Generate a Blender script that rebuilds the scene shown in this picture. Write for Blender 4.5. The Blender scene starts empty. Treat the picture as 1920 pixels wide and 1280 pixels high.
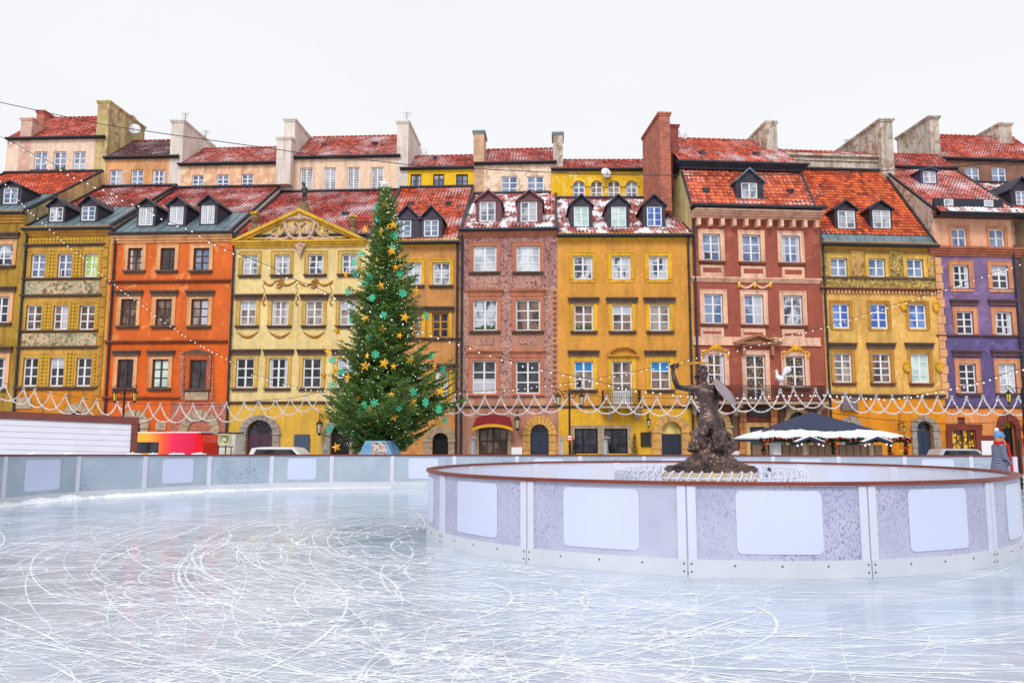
import bpy, bmesh, math, random
import numpy as np
from mathutils import Vector, Matrix, noise as mn
R = math.radians
rnd = random.Random(7)
scene = bpy.context.scene
col = scene.collection

# ------------------------------------------------------------------ camera
FPX = 1500.0                     # focal length in pixels of a 1920 wide picture
CAM = Vector((0, 0, 1.6))
YAW = math.atan(85 / FPX); PITCH = math.atan(183 / FPX)
cd = bpy.data.cameras.new('camera'); cam = bpy.data.objects.new('camera', cd); col.objects.link(cam)
cam.location = CAM; cam.rotation_euler = (R(90) + PITCH, 0, YAW)
cd.sensor_width = 36; cd.lens = 36 * FPX / 1920; cd.clip_start = .05; cd.clip_end = 2000
scene.camera = cam
scene.render.resolution_x = 1024; scene.render.resolution_y = 682
ROT = Matrix.Rotation(YAW, 3, 'Z') @ Matrix.Rotation(R(90) + PITCH, 3, 'X')

# ------------------------------------------------------------------ world, sun, exposure
SUN_EL, SUN_AZ = 44, 190          # azimuth clockwise from +Y: behind the camera, a little left
w = bpy.data.worlds.new('World'); scene.world = w; w.use_nodes = True
wn = w.node_tree.nodes; wl = w.node_tree.links; wn.clear()
sky = wn.new('ShaderNodeTexSky'); sky.sky_type = 'NISHITA'; sky.sun_disc = False
sky.sun_elevation = R(SUN_EL); sky.sun_rotation = R(SUN_AZ)
sky.dust_density = 4; sky.air_density = 1
clm = wn.new('ShaderNodeMix'); clm.data_type = 'RGBA'; clm.inputs[0].default_value = .93
tc = wn.new('ShaderNodeTexCoord'); nz = wn.new('ShaderNodeTexNoise'); nz.inputs['Scale'].default_value = 1.6; nz.inputs['Detail'].default_value = 4
mp = wn.new('ShaderNodeMapping'); mp.inputs['Scale'].default_value = (1, 1, 3)
cr = wn.new('ShaderNodeValToRGB'); cr.color_ramp.elements[0].color = (9.6, 9.7, 10.05, 1); cr.color_ramp.elements[1].color = (10.0, 10.1, 10.3, 1)
cr.color_ramp.elements[0].position = .35; cr.color_ramp.elements[1].position = .65
bg = wn.new('ShaderNodeBackground'); bg.inputs[1].default_value = .1
wo = wn.new('ShaderNodeOutputWorld')
wl.new(tc.outputs['Generated'], mp.inputs[0]); wl.new(mp.outputs[0], nz.inputs[0]); wl.new(nz.outputs[0], cr.inputs[0])
wl.new(sky.outputs[0], clm.inputs[6]); wl.new(cr.outputs[0], clm.inputs[7]); wl.new(clm.outputs[2], bg.inputs[0]); wl.new(bg.outputs[0], wo.inputs[0])
sd = bpy.data.lights.new('sun', 'SUN'); sd.energy = 1.9; sd.angle = R(18); sd.color = (1, .97, .92)
sun = bpy.data.objects.new('sun', sd); col.objects.link(sun)
sun.rotation_euler = (R(90 - SUN_EL), 0, R(180 - SUN_AZ) ); sun.location = (0, -20, 60)
scene.view_settings.view_transform = 'Standard'; scene.view_settings.look = 'None'
scene.view_settings.exposure = 0.0; scene.view_settings.gamma = 1
scene.render.engine = 'CYCLES'
scene.cycles.max_bounces = 6; scene.cycles.transparent_max_bounces = 12

GROUND = -0.6                    # the square lies lower than the raised rink

# ------------------------------------------------------------------ pixel rays
def ray(px, py):
    return (ROT @ Vector(((px - 960) / FPX, (640 - py) / FPX, -1)))
def at_y(px, py, Y):
    d = ray(px, py); t = (Y - CAM.y) / d.y; return CAM + d * t
def at_z(px, py, z):
    d = ray(px, py); t = (z - CAM.z) / d.z; return CAM + d * t
def proj(p):
    v = ROT.transposed() @ (Vector(p) - CAM); return 960 - FPX * v.x / v.z, 640 + FPX * v.y / v.z
class Frame:
    def __init__(s, P0, ang):
        s.P = Vector((P0[0], P0[1], 0)); s.a = R(ang)
        s.u = Vector((math.cos(s.a), math.sin(s.a), 0)); s.n = Vector((-math.sin(s.a), math.cos(s.a), 0))
    def hit(s, px, py, d=0.0):
        r = ray(px, py); t = (d - s.n.dot(CAM - s.P)) / s.n.dot(r); p = CAM + r * t
        return s.u.dot(p - s.P), p.z

# ------------------------------------------------------------------ materials
def lin(c):
    return tuple(((v / 255) / 12.92 if v / 255 <= .04045 else ((v / 255 + .055) / 1.055) ** 2.4) for v in c)
def c4(c, k=1.0):
    l = lin(c); return (min(l[0] * k, 1), min(l[1] * k, 1), min(l[2] * k, 1), 1)
class MT:
    def __init__(s, name):
        s.m = bpy.data.materials.new(name); s.m.use_nodes = True
        s.n = s.m.node_tree.nodes; s.l = s.m.node_tree.links; s.b = s.n['Principled BSDF']; s.out = s.n['Material Output']
    def N(s, t, **kw):
        x = s.n.new('ShaderNode' + t)
        for k, v in kw.items():
            if k.startswith('i_'):
                key = k[2:]; key = int(key) if key.isdigit() else key.replace('_', ' ')
                if hasattr(v, 'is_linked') or isinstance(v, bpy.types.NodeSocket): s.l.new(v, x.inputs[key])
                else: x.inputs[key].default_value = v
            else: setattr(x, k, v)
        return x
    def coord(s, kind='Object', scale=(1, 1, 1), loc=(0, 0, 0), rot=(0, 0, 0)):
        t = s.N('TexCoord'); m = s.N('Mapping', i_Scale=scale, i_Location=loc, i_Rotation=rot); s.l.new(t.outputs[kind], m.inputs[0]); return m.outputs[0]
    def noise(s, v, scale, detail=4, rough=.55, dist=0):
        return s.N('TexNoise', i_Vector=v, i_Scale=scale, i_Detail=detail, i_Roughness=rough, i_Distortion=dist).outputs[0]
    def ramp(s, f, stops):
        r = s.N('ValToRGB', i_Fac=f); e = r.color_ramp.elements
        while len(e) < len(stops): e.new(.5)
        for q, (p, c) in zip(e, stops):
            q.position = p; q.color = c if isinstance(c, tuple) else (c, c, c, 1)
        return r.outputs[0]
    def mix(s, f, a, b, mode='MIX'):
        x = s.N('Mix', data_type='RGBA', blend_type=mode)
        for i, v in ((0, f), (6, a), (7, b)):
            if isinstance(v, bpy.types.NodeSocket): s.l.new(v, x.inputs[i])
            else: x.inputs[i].default_value = v
        return x.outputs[2]
    def math(s, op, a, b=0.0, c=0.0):
        x = s.N('Math', operation=op)
        for i, v in enumerate((a, b, c)):
            if isinstance(v, bpy.types.NodeSocket): s.l.new(v, x.inputs[i])
            else: x.inputs[i].default_value = v
        return x.outputs[0]
    def set(s, **kw):
        for k, v in kw.items():
            k = k.replace('_', ' ')
            if isinstance(v, bpy.types.NodeSocket): s.l.new(v, s.b.inputs[k])
            else: s.b.inputs[k].default_value = v
        return s
    def bump(s, h, strength=.3, dist=.02):
        x = s.N('Bump', i_Height=h, i_Strength=strength, i_Distance=dist); s.l.new(x.outputs[0], s.b.inputs['Normal'])

MATS = {}
def plain(name, rgb, rough=.6, metal=0, var=.12, scale=3, bump=0):
    if name in MATS: return MATS[name]
    t = MT(name); v = t.coord(); n = t.noise(v, scale, 5)
    a = tuple(x * (1 - var) for x in lin(rgb)) + (1,); b = tuple(min(1, x * (1 + var)) for x in lin(rgb)) + (1,)
    t.set(Base_Color=t.ramp(n, [(.3, a), (.7, b)]), Roughness=rough, Metallic=metal)
    if bump: t.bump(t.noise(v, scale * 6, 4), bump, .02)
    MATS[name] = t.m; return t.m
PK = [1.0]
def plaster(name, rgb, patch=None, pth=.62, var=.16, streak=.35, pscale=.9, dirt=(95, 75, 60), seed=0):
    if name in MATS: return MATS[name]
    streak = min(.75, streak * 1.5); pth -= .03; var *= 1.7
    t = MT(name); L = (seed * 3.7, seed * 1.3, seed * 2.1)
    v = t.coord(loc=L); vs = t.coord(scale=(2.2, 2.2, .22), loc=L)
    b = lin(rgb); g_ = sum(b) / 3; b = tuple(x * .97 + g_ * .03 + .003 for x in b)
    lo = tuple(x * (1 - var) for x in b) + (1,); hi = tuple(min(1, x * (1 + var)) for x in b) + (1,)
    c = t.ramp(t.noise(v, .55, 6, .62), [(.33, lo), (.52, tuple(b) + (1,)), (.7, hi)])
    st = t.ramp(t.noise(vs, 1.3, 5, .65), [(.47, 0.0), (.74, 1.0)])
    c = t.mix(t.math('MULTIPLY', st, streak), c, c4(dirt, .8))
    if patch:
        pm = t.ramp(t.noise(v, pscale, 8, .68, .6), [(pth, 0.0), (pth + .035, 1.0)])
        c = t.mix(pm, c, c4(patch))
    fine = t.ramp(t.noise(v, 5, 7, .75), [(.3, .78), (.7, 1.10)])
    c = t.mix(1.0, c, fine, 'MULTIPLY')
    t.set(Base_Color=c, Roughness=.9); t.b.inputs['Specular IOR Level'].default_value = .2; t.bump(t.noise(v, 14, 5, .7), .25, .02)
    MATS[name] = t.m; return t.m
def sgraffito(name, base, dark, light, scale=2.6, seed=0, th=.08):
    if name in MATS: return MATS[name]
    t = MT(name); v = t.coord(loc=(seed, seed * 2, seed))
    n = t.noise(v, scale, 3, .5, 1.6)
    f = t.math('ABSOLUTE', t.math('SUBTRACT', n, .5))
    line = t.ramp(f, [(th * .35, 1.0), (th * .6, 0.0)])
    n2 = t.noise(v, scale * .8, 2, .5, 2.2)
    blob = t.ramp(n2, [(.54, 0.0), (.58, 1.0)])
    n3 = t.noise(v, scale * 3, 4, .6, .8)
    c = t.mix(blob, c4(base), c4(dark)); c = t.mix(line, c, c4(light))
    c = t.mix(t.ramp(n3, [(.56, 0.0), (.6, .8)]), c, c4(dark, .8))
    g = t.ramp(t.noise(v, .7, 5), [(.3, .8), (.7, 1.1)]); c = t.mix(1.0, c, g, 'MULTIPLY')
    t.set(Base_Color=c, Roughness=.9); t.bump(blob, .2, .01); MATS[name] = t.m; return t.m
def diamond(name, a, b, sc=4.0):
    if name in MATS: return MATS[name]
    t = MT(name); v = t.coord(rot=(0, R(45), 0), scale=(sc, sc, sc))
    ck = t.N('TexChecker', i_Vector=v, i_Scale=1.0).outputs[1]
    v2 = t.coord(scale=(1, 1, 1)); g = t.ramp(t.noise(v2, 1.1, 6), [(.3, .75), (.7, 1.1)])
    c = t.mix(1.0, t.mix(ck, c4(a), c4(b)), g, 'MULTIPLY'); t.set(Base_Color=c, Roughness=.9); MATS[name] = t.m; return t.m
def brick(name, a, b, mortar, sx=1.0):
    if name in MATS: return MATS[name]
    t = MT(name)
    tcn = t.N('TexCoord'); sp = t.N('SeparateXYZ', i_Vector=tcn.outputs['Object']); cb = t.N('CombineXYZ', i_X=t.math('ADD', sp.outputs[0], sp.outputs[1]), i_Y=sp.outputs[2])
    bt = t.N('TexBrick', i_Vector=cb.outputs[0], i_Scale=sx, i_Color1=c4(a), i_Color2=c4(b), i_Mortar=c4(mortar))
    bt.inputs['Mortar Size'].default_value = .012; bt.inputs['Brick Width'].default_value = .27; bt.inputs['Row Height'].default_value = .1
    g = t.ramp(t.noise(tcn.outputs['Object'], 1.4, 6), [(.3, .7), (.7, 1.15)])
    t.set(Base_Color=t.mix(1.0, bt.outputs[0], g, 'MULTIPLY'), Roughness=.9); t.bump(bt.outputs[1], -.4, .02); MATS[name] = t.m; return t.m
def tiles(name, a, b, dark, snow=.2, seed=0, tw=.24, rh=.34, heavy=-.3):
    if name in MATS: return MATS[name]
    t = MT(name); uv = t.N('TexCoord').outputs['UV']
    sp = t.N('SeparateXYZ', i_Vector=uv)
    fu = t.math('FLOOR', t.math('DIVIDE', sp.outputs[0], tw)); fv = t.math('FLOOR', t.math('DIVIDE', sp.outputs[1], rh))
    cb = t.N('CombineXYZ', i_X=fu, i_Y=fv, i_Z=float(seed)).outputs[0]
    wn_ = t.N('TexWhiteNoise', i_Vector=cb).outputs[0]
    c = t.ramp(wn_, [(0, c4(dark)), (.35, c4(a)), (.8, c4(b)), (1, c4(b, 1.25))])
    v = t.coord(loc=(seed, seed, 0)); c = t.mix(1.0, c, t.ramp(t.noise(v, .6, 6), [(.3, .72), (.7, 1.15)]), 'MULTIPLY')
    # the step shadow between rows is geometry; snow settles on the lower half of tiles
    pv = t.math('FRACT', t.math('DIVIDE', sp.outputs[1], rh))
    big = t.noise(v, .45, 5, .6); mid = t.noise(v, 5, 4, .6)
    s1 = t.math('ADD', t.math('MULTIPLY', big, 1.25), t.math('MULTIPLY', mid, .45))
    s1 = t.math('ADD', s1, t.math('MULTIPLY', t.math('SUBTRACT', .5, pv), .22))
    thr = 1.16 - snow * .50
    wv = t.math('MULTIPLY', t.math('COSINE', t.math('MULTIPLY', sp.outputs[0], 2 * math.pi / tw)), -.09)
    s2 = t.math('ADD', s1, wv)
    sm = t.ramp(t.math('SUBTRACT', s2, thr - .5), [(.47, 0.0), (.60, .62), (.72, 1.0)])
    pat = t.ramp(t.math('ADD', t.math('MULTIPLY', t.noise(t.coord('UV', scale=(1.5, .7, 1), loc=(seed, 0, 0)), .9, 7, .62, .3), 1.0), t.math('MULTIPLY', big, .6)), [(.93 - heavy, 0.0), (.96 - heavy, 1.0)])
    c = t.mix(sm, c, (.74, .70, .74, 1)); c = t.mix(pat, c, (.84, .86, .9, 1))
    t.set(Base_Color=c, Roughness=.65); MATS[name] = t.m; return t.m
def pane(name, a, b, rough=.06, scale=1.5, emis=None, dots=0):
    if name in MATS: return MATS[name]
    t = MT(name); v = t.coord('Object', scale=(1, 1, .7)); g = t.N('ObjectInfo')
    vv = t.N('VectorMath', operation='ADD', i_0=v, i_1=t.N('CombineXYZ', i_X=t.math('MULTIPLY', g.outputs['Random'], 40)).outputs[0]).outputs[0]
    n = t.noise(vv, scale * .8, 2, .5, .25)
    c = t.ramp(n, [(.42, c4(a)), (.56, c4(b))]); t.set(Base_Color=c, Roughness=rough)  # two-tone noise puts the look of reflections into the pane colour
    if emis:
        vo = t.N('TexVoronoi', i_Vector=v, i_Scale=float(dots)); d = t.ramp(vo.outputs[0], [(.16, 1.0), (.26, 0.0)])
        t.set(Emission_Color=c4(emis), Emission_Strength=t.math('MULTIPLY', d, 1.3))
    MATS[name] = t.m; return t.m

# ------------------------------------------------------------------ objects
ORG = {}
def tag(o, label=None, cat=None, group=None, kind=None):
    if label: o['label'] = label
    if cat: o['category'] = cat
    if group: o['group'] = group
    if kind: o['kind'] = kind
    return o
def empty(name, loc, label, cat, group=None, rz=0, org=None):
    o = bpy.data.objects.new(name, None); col.objects.link(o); o.location = loc; o.rotation_euler = (0, 0, rz)
    o.empty_display_size = .2
    ORG[o] = Vector(org) if org is not None else Vector(loc); return tag(o, label, cat, group)
class MB:
    def __init__(s): s.v = []; s.f = []; s.mi = []; s.uv = None
    def face(s, pts, mi=0):
        n = len(s.v); s.v += [tuple(p) for p in pts]; s.f.append(tuple(range(n, n + len(pts)))); s.mi.append(mi)
    def box(s, x0, x1, y0, y1, z0, z1, mi=0):
        n = len(s.v); s.v += [(x0, y0, z0), (x1, y0, z0), (x1, y1, z0), (x0, y1, z0), (x0, y0, z1), (x1, y0, z1), (x1, y1, z1), (x0, y1, z1)]
        for q in ((0, 3, 2, 1), (4, 5, 6, 7), (0, 1, 5, 4), (1, 2, 6, 5), (2, 3, 7, 6), (3, 0, 4, 7)):
            s.f.append(tuple(n + i for i in q)); s.mi.append(mi)
        return s
    def prism(s, poly, axis, a, b, mi=0):      # poly: 2D outline; axis 'y': (x,z) outline extruded along y; 'x': (y,z) along x; 'z': (x,y) along z
        def P(p, t): return (p[0], t, p[1]) if axis == 'y' else ((t, p[0], p[1]) if axis == 'x' else (p[0], p[1], t))
        n = len(s.v); k = len(poly); s.v += [P(p, a) for p in poly] + [P(p, b) for p in poly]
        s.f.append(tuple(n + i for i in range(k))); s.f.append(tuple(n + k + i for i in reversed(range(k)))); s.mi += [mi, mi]
        for i in range(k):
            j = (i + 1) % k; s.f.append((n + i, n + k + i, n + k + j, n + j)); s.mi.append(mi)
        return s
    def tube(s, pts, r, seg=6, caps=True, mi=0):
        pts = [Vector(p) for p in pts]; n0 = len(s.v); N = len(pts)
        rr = r if isinstance(r, (list, tuple)) else [r] * N
        for i, p in enumerate(pts):
            t = (pts[min(i + 1, N - 1)] - pts[max(i - 1, 0)]); t = t.normalized() if t.length > 1e-9 else Vector((0, 0, 1))
            a = t.orthogonal().normalized() if abs(t.z) > .95 else t.cross(Vector((0, 0, 1))).normalized(); b = t.cross(a)
            for k in range(seg):
                an = 2 * math.pi * k / seg; s.v.append(tuple(p + (a * math.cos(an) + b * math.sin(an)) * rr[i]))
        for i in range(N - 1):
            for k in range(seg):
                k2 = (k + 1) % seg; s.f.append((n0 + i * seg + k, n0 + i * seg + k2, n0 + (i + 1) * seg + k2, n0 + (i + 1) * seg + k)); s.mi.append(mi)
        if caps:
            s.f.append(tuple(n0 + k for k in range(seg))); s.f.append(tuple(n0 + (N - 1) * seg + k for k in reversed(range(seg)))); s.mi += [mi, mi]
        return s
    def ball(s, c, rx, ry=None, rz=None, seg=10, rings=7, rot=None, mi=0):
        ry = ry or rx; rz = rz or rx; n0 = len(s.v); c = Vector(c)
        for i in range(rings + 1):
            th = math.pi * i / rings
            for k in range(seg):
                ph = 2 * math.pi * k / seg; p = Vector((rx * math.sin(th) * math.cos(ph), ry * math.sin(th) * math.sin(ph), rz * math.cos(th)))
                if rot: p = rot @ p
                s.v.append(tuple(c + p))
        for i in range(rings):
            for k in range(seg):
                k2 = (k + 1) % seg; s.f.append((n0 + i * seg + k, n0 + (i + 1) * seg + k, n0 + (i + 1) * seg + k2, n0 + i * seg + k2)); s.mi.append(mi)
        return s
    def lathe(s, prof, c=(0, 0, 0), seg=16, mi=0):
        n0 = len(s.v); N = len(prof)
        for r_, z in prof:
            for k in range(seg):
                a = 2 * math.pi * k / seg; s.v.append((c[0] + r_ * math.cos(a), c[1] + r_ * math.sin(a), c[2] + z))
        for i in range(N - 1):
            for k in range(seg):
                k2 = (k + 1) % seg; s.f.append((n0 + i * seg + k, n0 + i * seg + k2, n0 + (i + 1) * seg + k2, n0 + (i + 1) * seg + k)); s.mi.append(mi)
        return s
    def build(s, name, mat, parent=None, label=None, smooth=False):
        org = Vector((0, 0, 0)); p = parent
        while p is not None and p not in ORG: p = p.parent
        if p is not None: org = ORG[p]
        me = bpy.data.meshes.new(name); me.from_pydata([(a - org.x, b - org.y, c - org.z) for a, b, c in s.v], [], s.f)
        ms = mat if isinstance(mat, (list, tuple)) else [mat]
        for m in ms: me.materials.append(m)
        if len(ms) > 1: me.polygons.foreach_set('material_index', s.mi)
        if s.uv: 
            ul = me.uv_layers.new(name='UVMap'); idx = np.empty(len(me.loops), dtype=np.int32); me.loops.foreach_get('vertex_index', idx)
            ul.data.foreach_set('uv', np.array(s.uv, dtype=np.float32)[idx].ravel())
        if smooth: me.polygons.foreach_set('use_smooth', [True] * len(me.polygons))
        me.update(); o = bpy.data.objects.new(name, me); col.objects.link(o)
        if parent is not None: o.parent = parent
        if label: o['label'] = label
        return o
def thing(mb, name, mat, label, cat, group=None, base=None, kind=None, smooth=False):   # a one-mesh thing, its origin at its base
    vs = mb.v; xs = [v[0] for v in vs]; ys = [v[1] for v in vs]; zs = [v[2] for v in vs]
    b = Vector(base) if base is not None else Vector(((min(xs) + max(xs)) / 2, (min(ys) + max(ys)) / 2, min(zs)))
    mb.v = [(a - b.x, c - b.y, d - b.z) for a, c, d in vs]; o = mb.build(name, mat, smooth=smooth); o.location = b
    return tag(o, label, cat, group, kind)

# material palette
WH = plain('white paint', (226, 226, 230), .5, 0, .06); WOOD = plain('brown window paint', (70, 38, 28), .5); OCW = plain('ochre window paint', (200, 130, 30), .5)
ZINC = plain('zinc sheet', (112, 130, 138), .45, .3, .3, 1.2); LEAD = plain('dark lead sheet', (52, 48, 62), .5, .2, .35, 2); GUT = plain('dark gutter metal', (44, 48, 58), .5, .3, .2)
IRON = plain('black iron', (22, 22, 26), .45, .3, .1); STONE = plain('weathered sandstone', (168, 146, 122), .85, 0, .3, 4, .4); GREYST = plain('grey limestone', (150, 140, 132), .85, 0, .3, 4, .4)
DARKSTONE = plain('dark brown ledge', (96, 74, 62), .85, 0, .3, 3); SNOW = plain('snow', (235, 238, 245), .7, 0, .04, 6, .3)
GOLD = plain('gold leaf', (225, 165, 25), .4, .2, .2, 8)
PANES = {  # blue, brown and tan tones are reflections painted into the base colour
 'blue': pane('pane painted blue reflection', (84, 104, 140), (135, 150, 178)), 'grey': pane('pane grey', (100, 108, 122), (176, 182, 192)),
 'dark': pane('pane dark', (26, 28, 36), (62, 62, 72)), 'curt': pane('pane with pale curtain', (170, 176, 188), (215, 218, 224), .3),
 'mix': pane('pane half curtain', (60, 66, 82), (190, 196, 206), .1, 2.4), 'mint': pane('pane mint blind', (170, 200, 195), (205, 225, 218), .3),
 'sky': pane('pane vivid blue', (58, 92, 168), (110, 145, 205)), 'brown': pane('pane painted brown reflection', (70, 52, 46), (130, 108, 96), .1, 2),
 'tan': pane('pane painted tan reflection', (112, 98, 92), (165, 152, 146), .1, 2), 'green': pane('pane green blind', (150, 195, 70), (200, 220, 150), .3),
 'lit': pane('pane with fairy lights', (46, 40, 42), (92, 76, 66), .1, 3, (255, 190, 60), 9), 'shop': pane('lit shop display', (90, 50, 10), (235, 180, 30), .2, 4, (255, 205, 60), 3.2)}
T_OR = tiles('orange clay tiles', (188, 72, 38), (208, 96, 56), (132, 52, 36), .12, 1); T_ORS = tiles('orange clay tiles with thin snow', (184, 72, 44), (204, 98, 66), (128, 50, 38), .45, 2)
T_RED = tiles('red clay tiles', (172, 66, 52), (194, 92, 72), (118, 46, 42), .34, 3); T_REDS = tiles('red clay tiles with snow', (170, 74, 64), (192, 102, 86), (120, 52, 50), .50, 4)
T_SNOW = tiles('clay tiles under patchy snow', (168, 66, 54), (190, 90, 72), (110, 44, 40), .56, 5, heavy=.11); T_PUR = tiles('dark plum tiles', (92, 54, 62), (128, 74, 76), (56, 40, 50), .35, 6)
T_CR = tiles('crimson tiles with light snow', (158, 54, 46), (182, 78, 64), (104, 38, 38), .40, 8)
T_BIG = tiles('big orange beaver tiles', (186, 74, 38), (208, 102, 52), (124, 46, 34), .05, 9, .3, .34); T_BIGS = tiles('big orange beaver tiles snow', (188, 80, 48), (210, 108, 70), (134, 54, 42), .38, 10, .3, .34)
CURT = plain('net curtain', (186, 188, 200), .8, 0, .08, 8); PLNT = plain('window plants', (60, 84, 50), .8, 0, .4, 20)
# ------------------------------------------------------------------ houses
class House:
    def __init__(s, name, label, frame, sL, sR, yeave, xe, delta, yub, yue, yridge, rd=3.6, xu=None):
        s.ugut = True
        s.F = frame; s.sL = sL; s.w = sR - sL; P = frame.P + frame.u * sL
        s.xmid = (xe if xe else 0); s.root = empty(name, (P.x, P.y, GROUND), label, 'house', 'old town houses in a row', frame.a, org=(0, 0, GROUND))
        s.dl = delta; s.ze = frame.hit(xe, yeave)[1]; xu = xu or xe
        s.zb = frame.hit(xu, yub, delta)[1]; s.zu = frame.hit(xu, yue, delta)[1]; s.rd = rd; s.zr = frame.hit(xu, yridge, delta + rd)[1]
        s.holes = {0: [], 1: []}
    def at(s, px, py, d=0.0):
        a, z = s.F.hit(px, py, d); return a - s.sL, z
    def rect(s, x0, x1, y0, y1, d=0.0):
        xm = (x0 + x1) / 2; ym = (y0 + y1) / 2
        return s.at(x0, ym, d)[0], s.at(x1, ym, d)[0], s.at(xm, y1, d)[1], s.at(xm, y0, d)[1]
    def roofd(s, px, py):
        lo, hi = -.3, s.dl
        for _ in range(40):
            m = (lo + hi) / 2; z = s.at(px, py, m)[1]
            if z > s.ze + (s.zb - s.ze) * m / s.dl: lo = m
            else: hi = m
        return m
    def box(s, name, mat, x0, x1, y0, y1, proud=.05, deep=-.02, d=0.0, label=None):
        a, b, z0, z1 = s.rect(x0, x1, y0, y1, d); return MB().box(a, b, d - proud, d + .03, z0, z1).build(name, mat, s.root, label)
    def ledge(s, name, mat, x0, x1, y0, y1, proud=.22, d=0.0, steps=3):
        a, b, z0, z1 = s.rect(x0, x1, y0, y1, d); m = MB(); h = (z1 - z0) / steps
        for i in range(steps):
            p = proud * (i + 1) / steps; e = p * .5 if steps > 1 else 0
            m.box(a - e, b + e, d - p, d + .03, z0 + h * i, z0 + h * (i + 1))
        return m.build(name, mat, s.root)
    def cornice(s, mat, y0, y1, proud=.35, steps=4, name='cornice', x=None):
        xm = x or 0; z1 = s.F.hit(s.xmid, y0)[1]; z0 = s.F.hit(s.xmid, y1)[1]; m = MB(); h = (z1 - z0) / steps
        for i in range(steps):
            m.box(.02, s.w - .02, -proud * (i + 1) / steps, .03, z0 + h * i, z0 + h * (i + 1))
        return m.build(name, mat, s.root)
    def win(s, x0, x1, y0, y1, plane=0, cols=2, rows=3, fm=None, pn='blue', sur=None, sill=None, hood=None, fw=.09, bar=.035, arch=False, door=False, lip=True, nocurt=False):
        fm = fm or WH; d = 0.0 if plane == 0 else s.dl
        a, b, z0, z1 = s.rect(x0, x1, y0, y1, d); s.holes[plane].append((a, b, z0, z1 - (b - a) / 2 if arch else z1))
        if arch:
            r_ = (b - a) / 2; cx = (a + b) / 2; zs = z1 - r_
            for i in range(8):
                xa = cx - r_ + r_ * 2 * i / 8; xb = xa + r_ / 4; xm = min(abs(xa - cx), abs(xb - cx)); s.holes[plane].append((xa, xb, zs - .01, zs + math.sqrt(max(0, r_ * r_ - xm * xm))))
        m = MB(); y_0, y_1 = d + .11, d + .18
        m.box(a, a + fw, y_0, y_1, z0, z1); m.box(b - fw, b, y_0, y_1, z0, z1); m.box(a + fw, b - fw, y_0, y_1, z0, z0 + fw); m.box(a + fw, b - fw, y_0, y_1, z1 - fw, z1)
        iw = (b - a - 2 * fw); cw = iw / cols
        for i in range(1, cols):
            mw = .055 if (cols == 2 or i == cols // 2) else bar * .7; xc = a + fw + cw * i; m.box(xc - mw, xc + mw, y_0 - .015, y_1 - .002, z0 + fw, z1 - fw)
        for j in range(1, rows):
            zc = z0 + fw + (z1 - z0 - 2 * fw) * j / rows; m.box(a + fw, b - fw, y_0 + .012, y_1 - .004, zc - bar, zc + bar)
        wo_ = m.build('balcony_door' if door else 'window', fm, s.root)
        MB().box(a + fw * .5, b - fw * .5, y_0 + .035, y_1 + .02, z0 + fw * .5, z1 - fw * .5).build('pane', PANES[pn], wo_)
        q = rnd.random(); yc0, yc1 = y_0 + .028, y_0 + .034; ih = z1 - z0; wq = b - a
        if pn in ('blue', 'mix', 'grey', 'tan', 'brown', 'dark', 'lit') and cols == 2 and fm is not IRON and q < .40 and not nocurt:
            m = MB()
            if q < .16:
                for xa_, xb_ in ((a + fw, a + fw + wq * rnd.uniform(.10, .2)), (b - fw - wq * rnd.uniform(.10, .2), b - fw)): MB().box(xa_, xb_, yc0, yc1, z0 + fw, z1 - fw).build('curtain', CURT, wo_)
            elif q < .22: m.box(a + fw, b - fw, yc0, yc1, z0 + fw, z0 + ih * rnd.uniform(.3, .5))
            elif q < .28: m.box(a + fw, b - fw, yc0, yc1, z0 + ih * rnd.uniform(.55, .8), z1 - fw)
            elif q < .33: m.box(a + wq * .5, b - fw, yc0, yc1, z0 + fw, z1 - fw)
            else:
                k_ = a + fw
                while k_ < b - fw - .12: hh = rnd.uniform(.12, .3); m.box(k_, k_ + .1, yc0, yc1, z0 + fw, z0 + fw + hh); k_ += .1
            if m.v: m.build('curtain' if q < .33 else 'window_plants', CURT if q < .33 else PLNT, wo_)
        if not arch and not door and plane == 0 and cols == 2 and rows > 2 and fm is WH and rnd.random() < .16:
            m = MB(); zb_ = z0 + fw; zt_ = z0 + ih * .34; xa_ = a + fw + .02
            for (p, r2) in (((0, 0), (0, 1)), ((1, 0), (1, 1)), ((0, 0), (1, 0)), ((0, 1), (1, 1))):
                P_ = lambda u, v_: (xa_ + u * wq * .3, y_0 - .02 - u * wq * .26, zb_ + v_ * (zt_ - zb_)); m.tube([P_(*p), P_(*r2)], .03, 4)
            m.build('open_casement', fm, wo_); MB().box(xa_, a + wq * .46, y_0 + .024, y_0 + .027, zb_, zt_).build('opening_shade_sheet', PANES['dark'], wo_)  # dark sheet paints in the shade of the room behind the casement
        if sur:
            mt, sw = sur[:2]; m = MB(); p = .05
            m.box(a - sw, a, d - p, d + .03, z0, z1); m.box(b, b + sw, d - p, d + .03, z0, z1); m.box(a - sw, b + sw, d - p, d + .03, z1, z1 + sw)
            if lip:
                m.box(a - sw - .05, a - sw, d - p - .03, d + .03, z0, z1 + sw); m.box(b + sw, b + sw + .05, d - p - .03, d + .03, z0, z1 + sw); m.box(a - sw - .05, b + sw + .05, d - p - .035, d + .03, z1 + sw, z1 + sw + .06)
            if len(sur) > 2: m.box(a - sw, b + sw, d - p, d + .03, z0 - sw, z0 - .07)
            m.build('surround', mt, wo_)
        if sill:
            e = (sur[1] if sur else .1) + .06; MB().box(a - e, b + e, d - .2, d + .1, z0 - .1, z0 - .002).box(a - e + .06, b + e - .06, d - .12, d + .03, z0 - .2, z0 - .1).build('sill', sill, wo_)
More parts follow.
